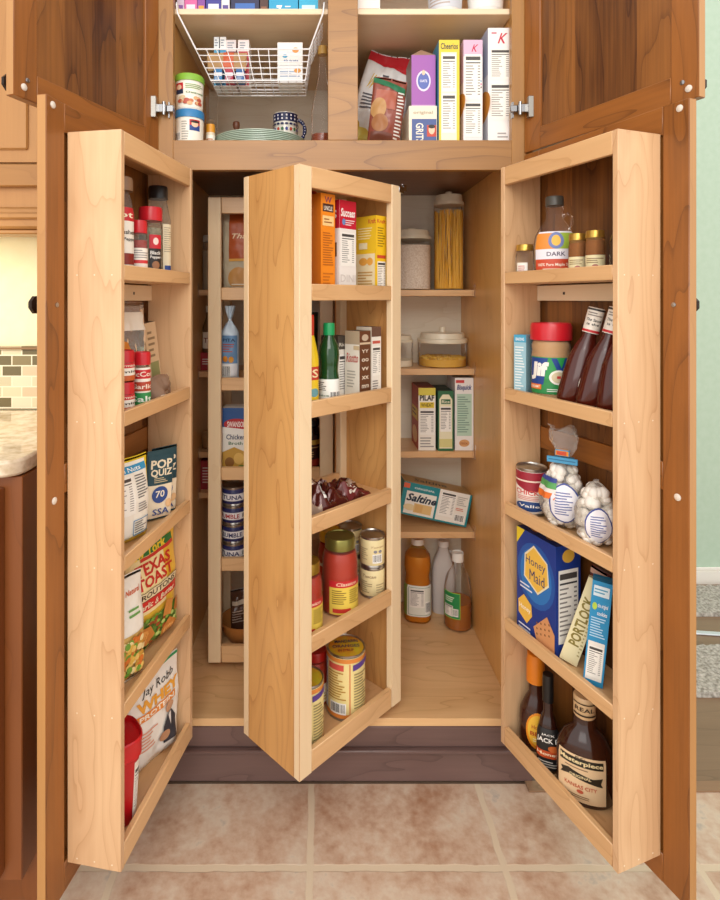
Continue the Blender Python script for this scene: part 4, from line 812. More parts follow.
carton('saltine_box', 'teal and white saltine cracker box lying tilted on the fourth inner shelf', 'box', ((pS[0].x+.002, pS[0].y+.065, z), G(1), .222, .102), .10, 'efeadf',
    [('r', 0, .0, 1, .05, '17848c'), ('r', 0, .05, .06, 1, '17848c'), ('r', .06, .74, .52, 1, '17848c'), ('r', .5, .05, .53, 1, '17848c'), ('r', .97, .05, 1, 1, '17848c'), ('r', 0, .82, .09, .97, 'd8603c'), ('t', .31, .86, .3, .06, 'ORIGINAL', 'e8f0ec'), ('t', .29, .56, .44, .24, 'Saltine', '16283c', {'bold': .03, 'shear': .3}),
     ('e', .14, .25, .09, .1, 'e8d4a4'), ('r', .2, .12, .46, .4, 'e0bc7c'), ('r', .22, .15, .33, .37, 'd8ac68'), ('n', .56, .2, .78, .95), ('l', .8, .6, .95, .9, 5, 'b8b4ac'), ('l', .8, .44, .95, .54, 2, 'd06a44'), ('b', .8, .1, .95, .34)],
    top=[('r', 0, 0, 1, 1, 'c8a878'), ('r', .02, .1, .98, .9, 'b8945c'), ('t', .42, .5, .5, .4, 'Saltine', '3a3428', {'shear': .3})], cols={'t': 'c8a878', 'r': 'b8945c', 'l': '17848c'}, roll=G(12.5), pitch=G(-3))
z = FLZ
def floorpos(x0, x1, yt, Y):
    zz = Y+D0; X = ((x0+x1)/2-VX)*zz/F; return ((X, Y, z), math.atan2(-X, zz), (x1-x0)/2*zz/F, EYE+(VY-yt)*zz/F-z)
jar('cooking_oil_bottle', 'large bottle of golden cooking oil with a white label on the pantry floor', 'bottle', floorpos(404, 431, 538, .455), clear('oil_bottle', 'f4e0a0', .05), C('eeeae0', .4), C('cf8a10', .25), [(.9, 0), (1, .03), (1, .46), (.9, .52), (.88, .6), (1, .72), (.92, .84), (.45, .96), (.4, 1)], .06,
    [('r', 0, 0, .2, 1, '7a8c2c'), ('o', .24, .05, .9, .95, '3a6a4c', .001), ('n', .28, .3, .7, .9), ('b', .72, .1, .88, .5)], (.1, .5), 2.4, labc='e6e8dc', fill=.86, e=3, lidR=.46, n=36)
jar('milk_jug', 'translucent white plastic jug on the pantry floor behind the vinegar bottle', 'jug', floorpos(432, 455, 540, .504), clear('milky_plastic', 'e8e2dc', .75, .3, .6), C('f2eee8', .4), C('d8d0c8', .6), [(.94, 0), (1, .04), (1, .6), (.85, .76), (.42, .95), (.4, 1)], .07, fill=.5, e=4, lidR=.48)
t = bpy.data.objects['milk_jug']; pj = floorpos(432, 455, 540, .504); Rj, hj = pj[2], pj[3]
b = MB(); b.tube([(Rj*.45, Rj*.1, hj*.84), (Rj*.8, Rj*.1, hj*.82), (Rj*1.02, Rj*.1, hj*.7), (Rj*1.0, Rj*.1, hj*.52)], .0065, clear('milky_plastic', 'e8e2dc', .75, .3, .6), 10); b.build('handle', t)
jar('cider_vinegar_bottle', 'half-full amber vinegar bottle with a white cap and green label', 'bottle', floorpos(444, 471.5, 552, .405), CLR, C('efece4', .4), C('9c5812', .2, 0, .1), [(.9, 0), (1, .03), (1, .55), (.85, .74), (.4, .9), (.36, 1)], .1,
    [('o', .0, .0, 1, 1, '9ccf3c', .0016), ('r', .08, .55, .92, .92, '1e8a4a'), ('l', .15, .62, .85, .85, 3, 'e8f4e0'), ('n', .1, .08, .62, .5), ('b', .64, .1, .9, .4)], (.2, .58), 1.35, labc='1e8a4a', fill=.4, a0=-.5, lidR=.42)

# ================================================================== RIGHT DOOR RACK
z = DZ[0]
GLD = C('c8a24c', .3, .8)
jar('small_glass_jar', 'small clear glass jar with a gold lid, left of the maple syrup bottle', 'jar', R_(FRD, z, 516, 533.5, 245, .04), CLR, GLD, C('b8a88c', .9), JP[:3]+[(.96, .84), (.9, .9), (.9, 1)], .16, [('r', .1, .1, .9, .9, 'f4f0e6'), ('l', .15, .2, .85, .8, 4, 'c05a4c')], (.1, .55), 1.2, fill=.3, lidR=.95, a0=-.3)
pm = R_(FRD, z, 534, 575, 197, .05); pm = (pm[0], pm[1]+.1, pm[2], pm[3])
t = jar('maple_syrup_bottle', 'round-shouldered glass maple syrup bottle with a loop handle and orange label', 'bottle', pm, CLR, C('4a463f', .4), C('7a3a18', .2), [(.86, 0), (.98, .04), (1, .25), (1, .42), (.9, .58), (.62, .72), (.4, .8), (.36, .9), (.42, .93), (.36, 1)], .1,
    [('r', 0, .0, 1, .34, 'cc4a28'), ('t', .5, .2, .84, .09, '100% Pure Maple Syrup', 'f4e8d4'), ('l', .2, .04, .8, .13, 2, 'f0d0b8'), ('r', 0, .34, 1, .58, 'e8e4ea'), ('t', .5, .46, .4, .1, 'DARK', '40304c'), ('r', 0, .58, .5, .96, 'e08c34'), ('r', .5, .58, 1, .96, '9ab43c'), ('e', .5, .78, .17, .2, '6a7ab0'), ('e', .5, .78, .1, .13, 'e8b43c')], (.05, .62), 2.1, labc='e8e4ea', fill=.12, lidR=.42, sy=.72)
R, h = pm[2], pm[3]; b = MB(); b.tube([(R*.34, 0, h*.74), (R*.6, 0, h*.79), (R*.78, 0, h*.74), (R*.8, 0, h*.66), (R*.62, 0, h*.6), (R*.5, 0, h*.59)], .0035, CLR, 8); b.build('handle', t)
for x0, x1, yt, la in ((569, 586, 234, 'next to the maple syrup bottle'), (586, 604.5, 231, 'next to the dark ribbed bottle')):
    jar('honey_jar', f'squat amber honey jar with a gold lid, {la}', 'jar', R_(FRD, z, x0, x1, yt, .05), clear('amber_glass', 'e8b87a', .2), GLD, C('7a300c', .15, 0, .2), JP[:3]+[(.96, .84), (.9, .9), (.9, 1)], .14, [('l', .1, .5, .9, .85, 3, '8a6a3c'), ('e', .5, .3, .14, .16, 'b06a5c')], (.08, .52), 2.4, labc='e8dcae', fill=.9, lidR=.95)
t = jar('ribbed_bottle', 'dark brown ribbed bottle beside the near end panel of the top right rack shelf', 'bottle', R_(FRD, z, 610, 626, 214, .045), C('2a1a12', .15, 0, .5), None, None, [(.9, 0)]+[(1-.09*(i % 2), .05+.045*i) for i in range(12)]+[(.8, .62), (.5, .72), (.34, .86), (.3, 1)], 0)
z = DZ[1]
carton('baking_soda_box', 'small light blue box at the hinge end of the second right rack shelf', 'box', S(FRD, z, 514, 526, 335, .02, G(-50), .03), .03, '9cc6d4', [('r', 0, .88, 1, 1, '4aa4c8'), ('t', .5, .93, .7, .05, 'BAKING', 'f0f6f8'), ('l', .1, .1, .9, .82, 16, 'e8f0f0')], cols={'t': '6ab0c8', 'r': '8ab8c8'})
pj = R_(FRD, z, 531, 571, 323, .06)
jar('peanut_butter_jar', 'large peanut butter jar with a red lid and green and blue label', 'jar', (pj[0], pj[1], .0425, pj[3]), PLAS, RED, C('c99a64', .5), [(.92, 0), (1, .03), (.98, .1), (1, .14), (1, .72), (.96, .8), (1, .86), (.9, .96), (.88, 1)], .19,
    [('r', 0, .0, 1, .42, '2a8a48'), ('p', [(0, .42), (1, .42), (1, 1), (0, 1)], '2f9a50'), ('p', [(.0, .25), (.34, .25), (.44, .98), (.0, .98)], '20448c'), ('p', [(.5, .98), (.62, .98), (.72, .7), (.8, .98), (.92, .98), (.78, .55), (.66, .55)], '20448c'), ('t', .24, .62, .44, .5, 'Jif', 'f6f2ea', {'bold': .06, 'shear': .1}),
     ('e', .66, .46, .2, .2, 'f0ece0'), ('e', .66, .46, .15, .15, 'd8c8a4'), ('r', .62, .43, .7, .5, 'c83c3c'), ('r', 0, .12, .3, .26, 'e0742c'), ('t', .15, .19, .24, .07, 'CREAMY', 'f6f0e0'), ('l', .42, .06, .88, .16, 2, 'e8f0e0')], (.12, .7), 2.3, labc='2a8a48', fill=.95, lidR=1.03)
BR_ = [(.88, 0), (1, .05), (1, .34), (.93, .55), (.72, .7), (.44, .84), (.40, 1)]
def ray(xb, v, la, rl):
    p, _ = span(FRD, v, xb-.01, xb+.01); zt = ztop(311, p)-z
    loc = (p.x, p.y, z); ph = math.atan2(-p.x, p.y+D0)
    t = jar('barbecue_sauce_bottle', la, 'bottle', (loc, ph, .031, zt/math.cos(rl)*.985), C('4a160c', .15, 0, .3), C('e9e0d4', .4), None, BR_, .17, None, roll=rl, sy=.6, lidR=.45, group='barbecue sauce bottles on the second right rack shelf')
    h = zt/math.cos(rl)*.985; hb = h*.83
    b = MB(); b.lathe([(.0155, hb*.9), (.0162, hb*.9), (.0162, h+.001), (.014, h+.002), (.001, h+.002)], C('efe8dc', .4), 28, close=False)
    wrapl(b, .0162, hb*.91, h, 3.0, [('r', 0, 0, 1, .1, 'c8242c'), ('t', .5, .52, .62, .12, 'The Sauce', '2a2420', {'shear': .2}), ('t', .5, .34, .5, .1, 'is the', '2a2420'), ('r', 0, .92, 1, 1, '3a3430'), ('l', .2, .66, .8, .86, 2, '8a8078')]); b.build('neck_label', t)
    b = MB(); wrapl(b, .0335, hb*.1, hb*.46, 1.3, [('e', .5, .5, .5, .5, 'e6dccc'), ('o', .2, .2, .8, .8, '8a5a4c', .001), ('l', .25, .3, .75, .7, 4, '6a4a3c')], a0=.75, sy=.6, rfn=lambda q: .031); b.build('body_label', t)
ray(571, .04, 'dark red-brown barbecue sauce bottle leaning, leftmost of the three beside the peanut butter', G(14))
ray(590.5, .042, 'dark red-brown barbecue sauce bottle leaning, middle of the three on its shelf', G(14))
ray(613, .045, 'dark red-brown barbecue sauce bottle, rightmost of the three, half hidden by the end panel', G(6))
z = DZ[2]
can('soup_can', 'large white and red labelled can behind the marshmallow bag at the hinge end', R_(FRD, z, 515.5, 545, 466, .045), C('efe6dc', .4), [('p', [(0, 1), (1, 1), (1, .68), (.5, .5), (0, .68)], '9c2436'), ('r', 0, .76, 1, .8, 'e8d0c0'), ('t', .5, .5, .8, .12, 'CHICKEN', 'd05048'), ('e', .5, .16, .4, .12, '24447c'), ('t', .5, .16, .6, .09, 'Valley', 'f0ece4'), ('l', .15, .3, .85, .42, 3, 'd88a80')])
MM = C('f2ece2', .75)
def marsh(pos, D, la, seed, tie, overlay):
    loc, phi, w_, h = pos
    t = thing('marshmallow_bag', la, 'bag', (loc[0], loc[1], loc[2]+.0005), phi); so = Vector((seed, seed, 0))
    def f(u, v, l=0):    # closed blob, v from base to neck
        a = u*2*math.pi; k = (math.sin(math.pi*min(1, v*1.02)**.72)**.55 if v < 1 else 0)
        k = max(k, .13 if v > .5 else .0)
        n = 1+.14*noise.noise(Vector((math.cos(a)*2.2, math.sin(a)*2.2, v*4))+so)+.05*noise.noise(Vector((math.cos(a)*7, math.sin(a)*7, v*12))+so)
        return Vector(((w_/2*k*n+l)*math.sin(a), -(D/2*k*n+l)*math.cos(a), v*h))
    b = MB(); b.surf(lambda u, v: f(u, v), 48, 32, FILM, wrap=True); b.build('film', t)
    b = MB(); rr = random.Random(seed)
    for i in range(90):
        a = rr.uniform(0, 1); v = rr.uniform(.07, .86); p = f(a, v)*1; r = rr.uniform(.009, .0125); k = rr.uniform(.68, .76)
        c = Vector((p.x*k, p.y*k, max(.0155, min(p.z, h-.02)))); s_ = bmesh.ops.create_icosphere(b.bm, subdivisions=2, radius=r, matrix=Matrix.Translation(c) @ Matrix.Rotation(rr.uniform(0, 3), 4, 'X') @ Matrix.Diagonal((1, 1, 1.15, 1)))
        for vv in s_['verts']:
            for q in vv.link_faces: q.smooth = True; q.material_index = b.mi(MM)
    o = b.build('marshmallows', t); o['kind'] = 'stuff'
    b = MB(); W = .09; H = h*.7; prints(b, 1, 1, lambda x, y, l: f((overlay[0]+overlay[1]*x) % 1.0, overlay[2]+overlay[3]*y, .002+l), [('e', .5, .5, .5, .5, '3a4a94'), ('e', .5, .5, .45, .46, 'eceaf0'), ('l', .22, .2, .78, .8, 9, '6a74a8')], cell=.06, l0=.0005, dl=.0005)
    if tie:
        prints(b, 1, 1, lambda x, y, l: f((.78+.2*x) % 1.0, .45+.3*y, .002+l), [('r', 0, 0, 1, .3, 'e8742c'), ('r', 0, .3, 1, .5, 'f0e8e0'), ('r', 0, .5, 1, .8, '5aa45c'), ('r', 0, .8, 1, 1, '3a4a94')], cell=.1, l0=.0005, dl=.0005)
    b.build('printing', t)
    if tie:
        b = MB(); b.surf(lambda u, v: Vector((math.sin(u*6.283)*(.008+.02*min(1, v*1.6)**.8)*(1+.35*noise.noise(Vector((math.cos(u*6.283)*3, math.sin(u*6.283)*3, v*5))+so)), -math.cos(u*6.283)*(.007+.012*v)*(1+.4*noise.noise(Vector((math.cos(u*6.283)*4, v*6, 2))+so)), h+.004+.062*v+.006*math.sin(u*19))), 40, 14, FILM, wrap=True); b.build('gathered_top', t)
        b = MB(); b.box(-.03, .032, -.017, -.013, h-.007, h+.006, C('4a9cc8', .5), .001); b.box(-.026, .028, -.0172, -.0171, h-.001, h+.001, C('24648c')); b.box(-.014, .016, -.016, -.006, h+.008, h+.022, C('ea9a24', .5), .002); b.box(-.01, .01, -.0164, -.0161, h+.011, h+.019, C('c8482c')); b.box(-.02, .02, -.013, .013, h-.003, h+.002, C('4a9cc8', .5)); b.build('closure_tag', t)
    return t
pM = S(FRD, z, 539, 585, 459, .05, G(-35), 0); marsh((pM[0], pM[1], min(pM[2], .10), pM[3]), .085, 'clear bag of marshmallows gathered with a blue tag at the neck', 5, True, (.93, .22, .14, .56))
pM = S(FRD, z, 575, 618, 480, .05, G(-40), 0); marsh((pM[0], pM[1], min(pM[2], .10), pM[3]), .082, 'clear bag of marshmallows without a tag, beside the near end panel', 9, False, (.96, .2, .1, .55))
z = DZ[3]
carton('graham_cracker_box', 'dark blue graham cracker box with a yellow hexagon on the fourth right rack shelf', 'box', S(FRD, z, 517, 556, 536, .02, None, .066), .066, '1c3a8c',
    [('e', .5, .62, .48, .3, '2458a8'), ('e', .5, .62, .4, .25, '2f78c0'), ('p', [(0, 1), (0, .84), (.22, 1)], 'e8cc30'), ('p', [(.22, .78), (.46, .9), (.8, .8), (.84, .6), (.56, .46), (.2, .56)], 'f2e6c0'), ('p', [(.25, .77), (.46, .88), (.78, .79), (.81, .61), (.56, .48), (.23, .57)], 'f0c050'), ('t', .5, .73, .5, .1, 'Honey', '1c2c6c', {'bold': 0}), ('t', .54, .61, .38, .1, 'Maid', '1c2c6c', {'bold': 0}),
     ('l', .1, .43, .5, .5, 2, 'e0e4f0'), ('p', [(.05, .3), (.2, .38), (.4, .32), (.42, .22), (.28, .12), (.06, .18)], 'f0c050'), ('t', .23, .25, .3, .06, 'Honey', 'fff6e0'), ('l', .06, .03, .4, .1, 2, 'e0e4f0'), ('p', [(.46, .14), (.8, .32), (.98, .2), (.98, 0), (.56, 0)], 'd89a68')]+[('e', .55+.1*i, .1+.05*j+.02*i, .018, .01, '8a5a34') for i in range(4) for j in range(3)],
    right=[('e', .5, .9, .25, .06, 'e8b848'), ('n', .1, .12, .9, .78)], top=[('e', .3, .5, .16, .3, 'c88a4c'), ('e', .7, .5, .16, .3, 'c8903c'), ('t', .5, .5, .3, .2, 'Honey', 'e8c870')], cols={'t': '142c6c', 'r': '1c3a8c'})
bag('snack_bar_bag', 'dark red-brown snack bag between the graham box and the cream packet', S(FRD, z, 577, 596, 563, .082, G(-55), 0, .02), .016, C('5c241c', .25, 0, .3), [('l', .2, .5, .8, .8, 6, 'a8644c'), ('r', .2, .2, .5, .45, 'b83c28'), ('r', 0, .92, 1, .97, 'c8a08c')], top=.3, crumple=.004, seed=71, roll=G(10))
carton('salmon_packet', 'cream packet with large vertical lettering leaning on the fourth right rack shelf', 'packet', S(FRD, z, 559, 577, 573, .03, G(-30), .010), .010, 'ece0b4', [('t', .42, .55, 1.6, .5, "PORTLOCK", '8a7a34', {'rot': 90, 'bold': .04}) if False else ('t', .45, .5, 3.2, .11, 'PORTLOCK', '8a7a34', {'rot': 90, 'bold': .03}), ('l', .8, .1, .95, .6, 12, 'b8a874')], cols={'t': 'd8cca0', 'r': 'd8cca0'}, roll=G(17))
carton('blue_cookie_box', 'tall bright blue box with white text panels leaning beside the cream packet', 'box', S(FRD, z, 582, 602, 581, .024, G(-28), .03), .03, '2590c4',
    [('r', .08, .05, .9, .42, 'ece8e0'), ('n', .12, .08, .86, .38), ('l', .1, .46, .88, .66, 8, 'b8dcf0'), ('e', .22, .76, .12, .035, 'b8d44c'), ('t', .62, .77, .5, .05, 'the original', 'f0f4f8'), ('t', .62, .7, .5, .04, 'cookies', 'f0f4f8'), ('r', .1, .86, .88, .96, 'd8e8f0'), ('l', .14, .88, .84, .94, 2, '4a9cc0')],
    right=[('r', 0, 0, 1, .3, 'c85a7c'), ('e', .5, .36, .4, .07, 'e8c43c'), ('e', .5, .14, .3, .07, '5aa05c'), ('r', 0, .6, 1, 1, 'd8dce0')], cols={'t': '1f84b8', 'r': 'e8e0d4'}, roll=G(5))
z = DZ[4]
BQ = [(.86, 0), (1, .04), (1, .42), (.94, .55), (.62, .72), (.42, .8), (.40, 1)]
p1 = R_(FRD, z, 508, 538, 653, .058)
jar('barbecue_sauce_bottle', 'brown barbecue sauce bottle with an orange cap and a yellow oval label', 'bottle', p1, C('3a1a10', .15, 0, .3), C('dc7c18', .4), None, BQ, .27, [('e', .5, .5, .5, .5, 'e88c1c'), ('e', .5, .52, .42, .42, 'f0bc3c'), ('t', .5, .6, .5, .14, 'Honey', 'b8481c'), ('t', .5, .42, .62, .14, 'BBQ', 'b8481c', {'bold': .03}), ('l', .3, .2, .7, .32, 2, 'f8e8b0')], (.06, .58), 1.5, labc=C('3a1a10', .15, 0, .3), sy=.72, a0=.15,
    lidprof=[(.56, -.1), (.56, .72), (.52, .8), (.5, 1.0), (.4, 1.02)])
p1 = R_(FRD, z, 536, 560, 674, .043); p1 = (p1[0], p1[1], min(p1[2], .0235), p1[3])
jar('barbecue_sauce_bottle', 'narrow dark barbecue sauce bottle with a black cap and black label', 'bottle', p1, C('2c120c', .15, 0, .3), C('161414', .35), None, BQ, .25, [('r', 0, 0, 1, 1, '1c1a1a'), ('t', .5, .86, .5, .06, 'JACK', 'e8e4dc'), ('t', .5, .72, .84, .15, 'JACK D', 'f0ece4', {'bold': .02}), ('r', 0, .3, 1, .48, 'b8481c'), ('t', .5, .39, .8, .1, 'Honey', 'f4e4c0'), ('e', .7, .55, .2, .08, 'c8662c'), ('l', .15, .06, .85, .24, 3, 'c8c0b4')], (.06, .62), 2.3, labc='1c1a1a', e=3, lidR=.5,
    lidprof=[(.5, -.15), (.5, .8), (.46, 1.0), (.3, 1.0)])
p1 = R_(FRD, z, 557, 612, 694, .06)
t = jar('barbecue_sauce_bottle', 'broad brown barbecue sauce bottle with a large cream label and cream neck', 'bottle', (p1[0], p1[1], .054, p1[3]), C('34160c', .14, 0, .3), C('dcb98a', .4), None, [(.9, 0), (1, .04), (1, .52), (.95, .62), (.72, .76), (.4, .84), (.38, 1)], .17,
    [('r', 0, 0, 1, 1, 'e6c79c'), ('r', .06, .78, .94, .95, '2a2418'), ('t', .5, .86, .86, .12, 'Masterpiece', 'f0dca8', {'bold': .03}), ('t', .5, .97, .18, .04, 'KC', '2a2418'), ('l', .2, .7, .8, .75, 1, '8a6a4c'), ('p', [(.1, .62), (.28, .68), (.72, .58), (.92, .62), (.88, .5), (.92, .42), (.72, .46), (.28, .54), (.08, .48), (.14, .56)], '2a2418'), ('t', .5, .56, .4, .06, 'ORIGINAL', 'f0dca8'), ('t', .5, .34, .6, .08, 'KANSAS CITY', 'c0583c'), ('e', .5, .24, .06, .04, 'c0583c'), ('l', .2, .08, .8, .16, 2, '8a6a4c')], (.06, .58), 1.9, labc='e6c79c', sy=.6, lidprof=[(.38, -.15), (.4, -.1), (.4, .9), (.36, 1.0), (.2, 1.0)], a0=-.15, n=40)
b = MB(); hb = p1[3]*.83; wrapl(b, .0225, hb*1.01, p1[3]*.97, 2.2, [('r', 0, 0, 1, .12, '3a2a1c'), ('r', 0, .85, 1, .93, '3a2a1c'), ('t', .5, .5, .8, .3, 'REAL', '3a2a1c')]); b.build('cap_label', t)

# ================================================================== UPPER CABINET, LEFT
z = UPZ
p1 = R_(FUC, z, 173, 203, 113, .07); p1 = (p1[0], p1[1], .0365, p1[3])
QL = lambda c: [('r', .5, .72, .78, .95, 'c8242c'), ('r', .5, .5, .78, .72, '24448c'), ('e', .64, .76, .09, .12, 'ecc8a8'), ('e', .64, .86, .12, .05, '2a2420'), ('b', .06, .1, .26, .45), ('l', .3, .1, .48, .9, 8, 'b0aca4')]
hq = p1[3]
jar('oatmeal_tub', 'white oatmeal tub with a blue lid, lower of the two stacked tubs', 'tub', p1, C('f0ece2', .4), C('3480b8', .4), None, [(.93, 0), (.95, .03), (1, 1)], .2, QL(0), (.05, .92), 2.8, lidR=1.06)
p1 = R_(FUC, z, 173, 203, 78, .07); p1 = (p1[0], p1[1], .0365, p1[3])
jar('oatmeal_tub', 'white oatmeal tub with a lime green lid standing on the blue-lidded tub', 'tub', (p1[0], p1[1], p1[2], p1[3]-hq-.001), C('f0ece2', .4), C('86b83c', .4), None, [(.9, 0), (.93, .03), (1, 1)], .17,
    [('r', .1, .7, .34, .95, 'c8242c'), ('r', .1, .52, .34, .7, '24304c'), ('e', .22, .78, .08, .1, 'ecc8a8'), ('l', .4, .72, .95, .92, 3, '6a9a3c'), ('t', .66, .58, .5, .08, 'Oatmeal', '4a7a34')]+[('e', .2+.6*random.random(), .14+.26*random.random(), .07, .07, random.choice(['c8784c', 'e0b080', 'b8503c', 'dcc49c'])) for _ in range(16)], (.05, .92), 2.8, lidR=1.07, dz=hq+.0005)
t = bag('bun_bag', 'clear bag of pale buns behind the oatmeal tubs', S(FUC, z, 205, 218, 95, .40, 0, 0), .04, FILM, [], top=.5, seed=81, contents=lambda t, w_, h, D, M, f: blobs(t, 'bun', 5, ((-w_*.1, w_*.1), (-.003, .003), (.02, h*.75)), .012, C('e0c49c', .7), 3, .7, False))
jar('supplement_jar', 'small jar with an orange lid between the tubs and the plates', 'jar', R_(FUC, z, 206, 215, 125, .12), C('ecdcc0', .4), C('e09a2c', .4), None, [(.94, 0), (1, .04), (1, .9), (.9, 1)], .26, [('l', .1, .2, .9, .8, 3, 'b86a3c')], (.1, .8), 2.4, lidR=1.0)
PG = C('b4c8b8', .25, 0, .5)
pX, pY = (260-VX)*(.19+D0)/F, .19; PR = .128
for i in range(8):
    b = MB(); b.lathe([(PR*.55, 0), (PR*.6, .0005), (PR*.66, .004), (PR, .0125), (PR, .0145), (PR*.97, .0145), (PR*.66, .0065), (PR*.6, .0034), (.001, .0034)], PG, 48)
    o = b.build('dinner_plate', None, (pX, pY, z+.0004+.0047*i)); tag(o, 'pale green dinner plate in the stack on the upper cabinet floor, '+['bottom one', 'second from the bottom', 'third from the bottom', 'fourth from the bottom', 'fourth from the top', 'third from the top', 'second from the top', 'topmost one'][i], 'plate', 'stack of pale green plates')
zp = z+.0004+.0047*7
t = thing('serving_dome', 'small clear glass cover with a brown wooden knob resting on the plate stack', 'cover', (-.236, .2, zp+.0155))
b = MB(); b.lathe([(.044, 0), (.045, .001), (.043, .006), (.03, .018), (.012, .025), (.004, .026)], CLR, 36, close=False); b.build('glass', t)
b = MB(); b.lathe([(.004, .026), (.004, .034), (.009, .042), (.0105, .05), (.009, .058), (.003, .061)], C('6a3c24', .4), 20); b.build('knob', t)
pM = ((285.5-VX)*(.23+D0)/F, .23)
t = thing('mug', 'navy blue dotted ceramic mug standing on the plates', 'mug', (pM[0], pM[1], zp+.0150)); mr = .034; mh = .088
b = MB(); b.lathe([(mr*.86, 0), (mr*.93, .006), (mr*.97, mh*.5), (mr*1.04, mh), (mr*.97, mh), (mr*.9, mh*.5), (mr*.82, .008), (.001, .007)], C('f0ece0', .2, 0, .5), 32)
its = [('r', 0, .7, 1, 1, '1c2454'), ('r', 0, 0, 1, .14, '1c2454')]
for i in range(16):
    for j in range(2): its.append(('e', .03+.062*i, .78+.12*j, .013, .035, 'e8e6ee'))
    its.append(('e', .03+.062*i, .07, .013, .035, 'e8e6ee')); its.append(('e', .03+.062*i, .42, .02, .06, ['b8442c', '2a6a3c', '2c3c8c'][i % 3])); its.append(('e', .03+.062*i, .6, .025, .04, '1c2454'))
wrapl(b, mr, .006, mh-.002, 5.6, its, rfn=lambda q: mr*(.94+.1*q/mh)); b.build('body', t)
b = MB(); b.tube([(mr*.95+.024*math.sin(q), 0, mh*.5+.03*math.cos(q)) for q in [i*math.pi/10 for i in range(11)]], .0055, C('1c2454', .2), 8)
for i in range(10): q = .3+i*.27; b.lathe([(.0016, 0), (.0001, .0006)], C('e8e6ee'), 8, (0, 0, 0)) if False else b.box(mr*.95+.0245*math.sin(q)-.0012, mr*.95+.0245*math.sin(q)+.0012, -.0061, -.0056, mh*.5+.03*math.cos(q)-.0012, mh*.5+.03*math.cos(q)+.0012, 'e8e6ee')
b.build('handle', t)
jar('glass_decanter', 'tall slim glass bottle with amber liquid beside the centre divider', 'bottle', R_(FUC, z, 311, 334, 47, .085), CLR, C('b08a44', .5), C('7a3414', .15), [(.95, 0), (1, .03), (.98, .4), (.6, .62), (.32, .78), (.3, .92), (.38, 1)], .07, fill=.14, lidR=.4, e=2)
# wire basket under the shelf
t = thing('wire_basket', 'white wire basket hanging under the upper left shelf', 'basket', (-.174, .2, EYE+.54)); WH = C('eeeef0', .35)
def bk(x, y, z_): return (x+.174, y-.2, z_-.54)
zt_, zb_ = .645, .568; Y0, Y1 = .045, .165; xa0, xa1, xb0, xb1 = -.318, -.024, -.281, -.036
yb0 = .055
def seg(b, a, c, r=.0011): b.tube([bk(*a), bk(*c)], r, WH, 6)
b = MB()
for q in (0, .2, .4, .6, .8, 1):
    x0, x1 = xb0+(xa0-xb0)*q, xb1+(xa1-xb1)*q; zz = zb_+(zt_-zb_)*q; y0 = yb0+(Y0-yb0)*q; r = .0021 if q in (0, 1) else .0012
    b.tube([bk(x0, y0, zz), bk(x1, y0, zz), bk(x1, Y1, zz), bk(x0, Y1, zz)], r, WH, 6, True)
b.build('hoop_wires', t)
b = MB(); n = 11
for i in range(n+1):
    q = i/n; xb, xt = xb0+(xb1-xb0)*q, xa0+(xa1-xa0)*q
    b.tube([bk(xt, Y0, zt_), bk(xb, yb0, zb_), bk(xb, Y1, zb_), bk(xt, Y1, zt_)], .0011, WH, 6)
for i in range(1, 5):
    y = Y0+(Y1-Y0)*i/5; b.tube([bk(xa0, y, zt_), bk(xb0, y, zb_), bk(xb1, y, zb_), bk(xa1, y, zt_)], .0011, WH, 6)
b.build('cross_wires', t)
for sx_, xt, xe in ((-1, xa0, -.360), (1, xa1, .013)):
    b = MB(); b.tube([bk(xt, Y0, zt_), bk(xe+.003*sx_*-1, .012, .722), bk(xe, .012, .745), bk(xe, .016, .75), bk(xe, .045, .7412), bk(xe, .053, .7412)], .0022, WH, 8); b.build('hanger', t)
    b = MB()
    for i in range(1, 6):
        y = Y0+(Y1-Y0)*i/6; b.tube([bk(xt, y, zt_), bk(xe+.003*-sx_, y, .7222)], .0011, WH, 6)
    for q in (.25, .5, .75): b.tube([bk(xt+(xe-xt)*q, .03, zt_+(.722-zt_)*q), bk(xt+(xe-xt)*q, Y1, zt_+(.722-zt_)*q)], .0011, WH, 6)
    b.build('side_wires', t)
zk = EYE+zb_+.0026
def kb(x0, x1, yt, Y, d): zz = Y+D0; X = ((x0+x1)/2-VX)*zz/F; return ((X, Y+d/2, zk), 0, (x1-x0)*zz/F, EYE+(VY-yt)*zz/F-zk)
for x0, x1, yt, c, c2, la in ((214, 219, 37, '4aa0c8', 'e8f0f4', 'blue and white snack box, leftmost in the wire basket'), (220, 226, 37, '3c98c8', 'f0f4f4', 'blue and white snack box, second from left in the wire basket'), (226, 236, 40, '7c3444', 'e8e0e0', 'maroon and white snack box in the wire basket'), (238, 249, 40, 'b82c3c', 'f0e8e8', 'red and white snack box in the wire basket')):
    carton('snack_box', la, 'box', kb(x0, x1, yt, .10, .055), .055, c2, [('r', 0, 0, 1, .75, c), ('l', .15, .8, .85, .96, 3, '8a94a4'), ('e', .5, .5, .35, .1, c2)], left=[('r', 0, 0, 1, 1, c)], cols={'r': 'e8e4e0'})
pk = kb(207, 247, 46, .084, 0)
bag('bread_roll_bag', 'brown paper bread bag with an orange band in the wire basket', ((pk[0][0], pk[0][1], zk+.034), 0, pk[2], .05), .018, C('c09a6c', .7), [('r', .42, 0, .68, 1, 'd8663c')], top=.7, crumple=.006, seed=91)
